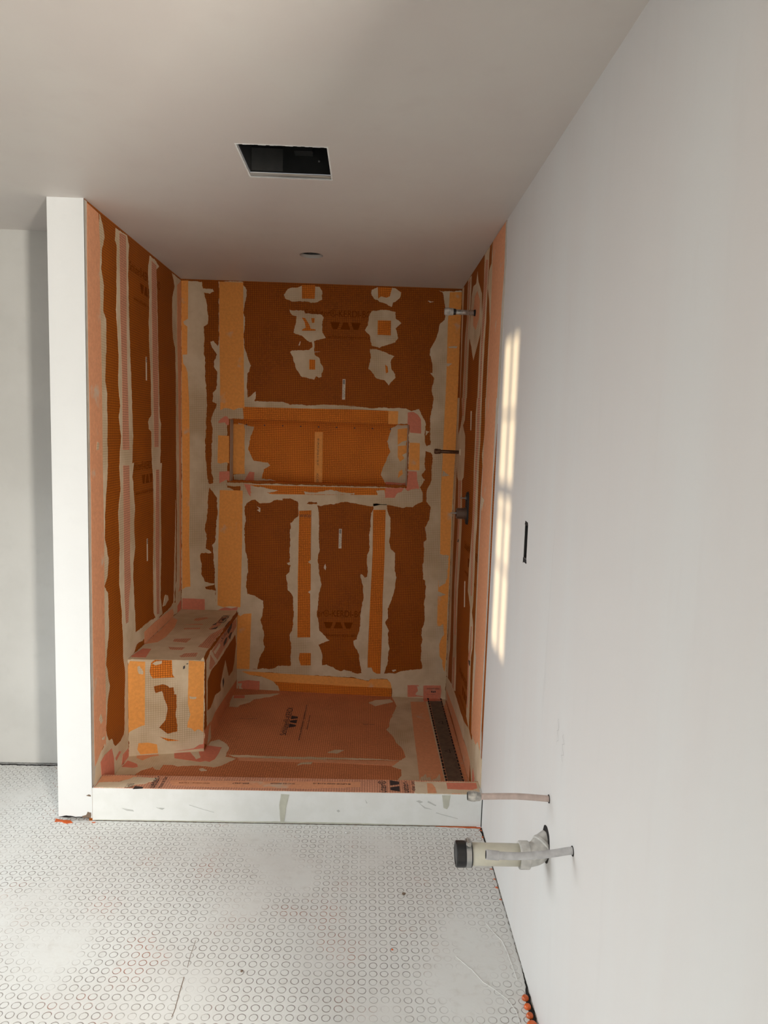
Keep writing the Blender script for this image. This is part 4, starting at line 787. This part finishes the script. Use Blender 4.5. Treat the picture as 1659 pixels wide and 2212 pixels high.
lathe('can_interior', M['blackmetal'], (LX, LY, H+0.0265), (0, 0, 1), [(0, LR+0.003), (0.09, LR+0.003), (0.09, 0)], can, 48)
ob_ = thing('electrical_box', 'ragged narrow outlet box opening with loose cables in the right wall', 'electrical box', (0.02, -0.534, 1.276))
yo0, yo1, zo0, zo1 = OUT
bm = bmesh.new(); add_box(bm, 0.060, 0.063, yo0, yo1, zo0, zo1)
for q in ((0.001, 0.060, yo0+.0005, yo0+.003, zo0, zo1), (0.001, 0.060, yo1-.003, yo1-.0005, zo0, zo1), (0.001, 0.060, yo0+.001, yo1-.001, zo0+.001, zo0+.003), (0.001, 0.060, yo0+.001, yo1-.001, zo1-.003, zo1-.001)): add_box(bm, *q)
link('box', bm, M['matteblack'], ob_)
tube('cable', M['wire_white'], arc([(0.050, -0.52, 1.325), (0.018, -0.525, 1.29), (0.022, -0.540, 1.25), (0.045, -0.53, 1.235)]), 0.0035, ob_, 10)
tube('cable', M['hole'], arc([(0.050, -0.55, 1.325), (0.012, -0.545, 1.30), (0.016, -0.525, 1.25), (0.045, -0.54, 1.228)]), 0.0035, ob_, 10)
tube('cable', M['copper'], arc([(0.050, -0.54, 1.30), (0.010, -0.535, 1.275), (0.020, -0.545, 1.24)]), 0.0014, ob_, 8)
P3 = [Vector((0, yo0-0.004, zo0-0.010)), Vector((0, yo1+0.003, zo0-0.016)), Vector((0, yo1+0.002, zo0-0.001)), Vector((0, yo0-0.001, zo0+0.002))]
sheet('chipped_edge', M['hole'], ragged(P3, Vector((-1, 0, 0)), 0.004, 0.004, 2), (-1, 0, 0), 0, 0.0005, wall_right)
P3 = [Vector((0, yo0-0.002, zo1-0.004)), Vector((0, yo1+0.001, zo1-0.004)), Vector((0, yo1-0.004, zo1+0.008)), Vector((0, yo0+0.006, zo1+0.006))]
sheet('chipped_edge', M['hole'], ragged(P3, Vector((-1, 0, 0)), 0.003, 0.004, 9), (-1, 0, 0), 0, 0.0005, wall_right)

# ------------------------------------------------------------------ floor edges, stains, crumbs
sheet('floor_gap', M['hole'], ragged([Vector((-3.5, 0.462, 0)), Vector((-2.3, 0.466, 0)), Vector((-2.1, 0.470, 0)), Vector((-W-WW-.0, 0.468, 0)), Vector((-W-WW, 0.4775, 0)), Vector((-3.5, 0.4775, 0))], Z, 0.006, 0.01, 4), (0, 0, 1), 0, 0.0012, floor)
sheet('floor_gap', M['hole'], ragged([Vector((-0.001, -0.004, 0)), Vector((-0.010, -0.02, 0)), Vector((-0.005, -0.10, 0)), Vector((-0.007, -0.18, 0)), Vector((-0.002, -0.30, 0)), Vector((-0.0015, -0.5, 0)), Vector((-0.0015, -0.78, 0)), Vector((-0.006, -0.86, 0)), Vector((-0.018, -0.93, 0)), Vector((-0.028, -1.2, 0)), Vector((-0.028, -1.4, 0)), Vector((-0.001, -1.4, 0))], Z, 0.004, 0.008, 11), (0, 0, 1), 0, 0.0008, floor)
random.seed(5)
for k in range(15):
    yy = -0.905 - k*0.0315; r = 0.010 if k < 3 else 0.0145
    lathe('membrane_stud', M['orange_plastic'], (-0.0165-0.0005*k, yy, 0.0006), (0, 0, 1), [(0, r), (0.004, r*.98), (0.008, r*.75), (0.0095, r*.4), (0.0098, 0)], floor, 20)
for k in range(9):
    yy = -0.03 - k*0.053 + random.uniform(-.01, .01); s = random.uniform(.003, .008)
    sheet('membrane_edge', M['orange_plastic'], ragged([Vector((-0.004, yy-s, 0)), Vector((-0.004, yy+s, 0)), Vector((-0.012, yy+s*.4, 0))], Z, 0.003, 0.003, k), (0, 0, 1), 0, 0.0016, floor)
sheet('membrane_edge', M['orange_plastic'], ragged([Vector((-0.19, -0.002, 0)), Vector((-0.004, -0.001, 0)), Vector((-0.004, -0.013, 0)), Vector((-0.05, -0.009, 0))], Z, 0.002, 0.006, 3), (0, 0, 1), 0, 0.0018, floor)
sheet('membrane_edge', M['orange_plastic'], ragged([Vector((-1.745, 0.004, 0)), Vector((-1.74, -0.018, 0)), Vector((-1.715, -0.014, 0)), Vector((-1.69, -0.026, 0)), Vector((-1.665, -0.018, 0)), Vector((-1.68, -0.004, 0)), Vector((-1.72, -0.002, 0))], Z, 0.004, 0.005, 8), (0, 0, 1), 0, 0.003, floor)
sheet('membrane_edge', M['orange_plastic'], ragged([Vector((-1.59, -0.014, 0)), Vector((-1.578, -0.018, 0)), Vector((-1.576, -0.010, 0))], Z, 0.002, 0.004, 8), (0, 0, 1), 0, 0.002, floor)
fnD = lambda q: [Vector((a, 0, b)) for a, b in q]
sheet('chipped_corner', M['crumb'], ragged(fnD([(-1.633, 0.013), (-1.597, 0.013), (-1.596, 0.034), (-1.612, 0.036), (-1.618, 0.022), (-1.634, 0.020)]), Vector((0, -1, 0)), 0.002, 0.004, 1), (0, -1, 0), 0, 0.0022, wall_div)
sheet('chipped_edge', M['hole'], ragged(fnD([(-1.729, 0.013), (-1.60, 0.013), (-1.62, 0.018), (-1.66, 0.015), (-1.70, 0.021)]), Vector((0, -1, 0)), 0.002, 0.004, 2), (0, -1, 0), 0, 0.0016, wall_div)
sheet('scuff_mark', M['crumb'], ragged(fnD([(-1.617, 0.107), (-1.598, 0.104), (-1.598, 0.110), (-1.606, 0.113)]), Vector((0, -1, 0)), 0.001, 0.003, 3), (0, -1, 0), 0, 0.0016, wall_div)
# dark seam between end wall and membrane edge, and between curb and walls
box('shadow_gap', M['hole'], (-W-0.0006, -W+0.0012, -0.0004, 0.0010, 0.14, H-0.002), wall_div)
box('joint_gap', M['hole'], (-0.0035, -0.0002, -0.0010, 0.0012, 0.001, 0.139), wall_right)
scuff = m_plain('grey_scuff', (0.58, 0.59, 0.57), 0.8)
for q in ([(-0.275, 0.108), (-0.262, 0.112), (-0.245, 0.106), (-0.258, 0.100)], [(-0.262, 0.100), (-0.235, 0.082), (-0.205, 0.072), (-0.238, 0.078)], [(-0.225, 0.110), (-0.190, 0.092), (-0.192, 0.088), (-0.228, 0.104)],
          [(-0.485, 0.112), (-0.475, 0.096), (-0.479, 0.094)], [(-1.475, 0.056), (-1.43, 0.050), (-1.425, 0.043), (-1.455, 0.046)], [(-1.335, 0.062), (-1.30, 0.060), (-1.31, 0.052)],
          [(-0.19, 0.060), (-0.10, 0.036), (-0.10, 0.0345), (-0.19, 0.0575)], [(-1.20, 0.075), (-1.10, 0.045), (-1.10, 0.0435), (-1.20, 0.073)], [(-0.60, 0.06), (-0.592, 0.066), (-0.585, 0.06), (-0.592, 0.054)]):
    sheet('scuff_mark', scuff, ragged(fnD(q), Vector((0, -1, 0)), 0.0012, 0.004, q[0][0]*9), (0, -1, 0), 0, 0.0006, curb)
# hairline pencil and crack marks on the near right wall
def wline(name, pts, w, mat, parent=wall_right):
    bm = bmesh.new()
    for (a, b), (c_, d_) in zip(pts, pts[1:]):
        A, B2 = Vector((-0.0004, a, b)), Vector((-0.0004, c_, d_)); t = (B2-A).normalized().cross(Vector((1, 0, 0)))*w/2
        bm.faces.new([bm.verts.new(p) for p in (A-t, A+t, B2+t, B2-t)])
    return link(name, bm, mat, parent)
pencil = m_plain('pencil', (0.55, 0.54, 0.53), 0.9)
wline('pencil_mark', [(-1.02+0.010*math.sin(k*1.9), 0.885-0.009*k) for k in range(9)], 0.0010, pencil)
wline('pencil_mark', [(-1.07+0.012*math.sin(k*2.3), 0.865-0.010*k) for k in range(8)], 0.0010, pencil)
wline('hairline', [(-0.88, 1.36), (-0.872, 1.28), (-0.868, 1.18), (-0.862, 1.05), (-0.858, 0.92), (-0.855, 0.80)], 0.0007, pencil)
def fline(name, mat, w, h, pts):
    P_ = [Vector((a, b, 0)) for a, b in pts]
    L, R_ = [], []
    for i, q in enumerate(P_):
        d = (P_[min(i+1, len(P_)-1)]-P_[max(i-1, 0)]).normalized(); s_ = Vector((-d.y, d.x, 0))*w/2
        L.append(q+s_); R_.append(q-s_)
    sheet(name, mat, ragged(L+R_[::-1], Z, w*0.25, 0.008, pts[0][0]*7), (0, 0, 1), 0, h, floor)
fline('mortar_ridge', M['chip'], 0.0022, 0.0014, [(-0.079, -0.581), (-0.059, -0.632), (-0.04, -0.667), (-0.032, -0.719), (-0.027, -0.788), (-0.025, -0.835)])
fline('mortar_ridge', M['chip'], 0.002, 0.0014, [(-0.198, -0.738), (-0.18, -0.762), (-0.155, -0.794), (-0.128, -0.844), (-0.101, -0.869), (-0.068, -0.908), (-0.052, -0.95), (-0.05, -0.993)])
fline('floor_crack', M['crumb'], 0.0012, 0.0004, [(-1.012, -0.685), (-1.012, -0.745), (-1.009, -0.799)])
fline('floor_crack', M['crumb'], 0.002, 0.0004, [(-1.009, -0.836), (-1.007, -0.905), (-1.004, -0.955), (-1.006, -0.982)])
# loose crumbs on the floor
def crumb(x, y, r, mat, label, name='mortar_crumb', flat=0.6):
    bm = bmesh.new(); bmesh.ops.create_icosphere(bm, subdivisions=3, radius=r)
    for v_ in bm.verts: v_.co *= 1 + 0.45*noise.noise(v_.co*1.3/r + Vector((x*50, y*50, 0))); v_.co.z *= flat
    for v_ in bm.verts: v_.co += Vector((x, y, r*flat*0.9))
    tag(link(name, bm, mat), label, 'debris')
crumb(-0.344, -0.443, 0.0062, M['crumb'], 'brown angular crumb lying alone on the ringed floor')
crumb(-0.393, -0.715, 0.0032, M['orange_plastic'], 'tiny red-orange crumb inside a ring in the middle of the floor')
crumb(-0.557, -0.061, 0.0050, M['chip'], 'white plaster chip on the floor close to the curb, right of the joint')
crumb(-0.711, -0.017, 0.0050, M['chip'], 'small white chip on the floor at the foot of the curb, below the joint')
crumb(-0.354, -0.555, 0.0034, M['chip'], 'small white speck on the floor nearer than the brown crumb')
crumb(-0.574, -0.348, 0.0034, M['chip'], 'small white speck on the middle of the ringed floor')
crumb(-0.845, -0.813, 0.0036, M['crumb'], 'dark sliver of debris on the near left part of the floor')
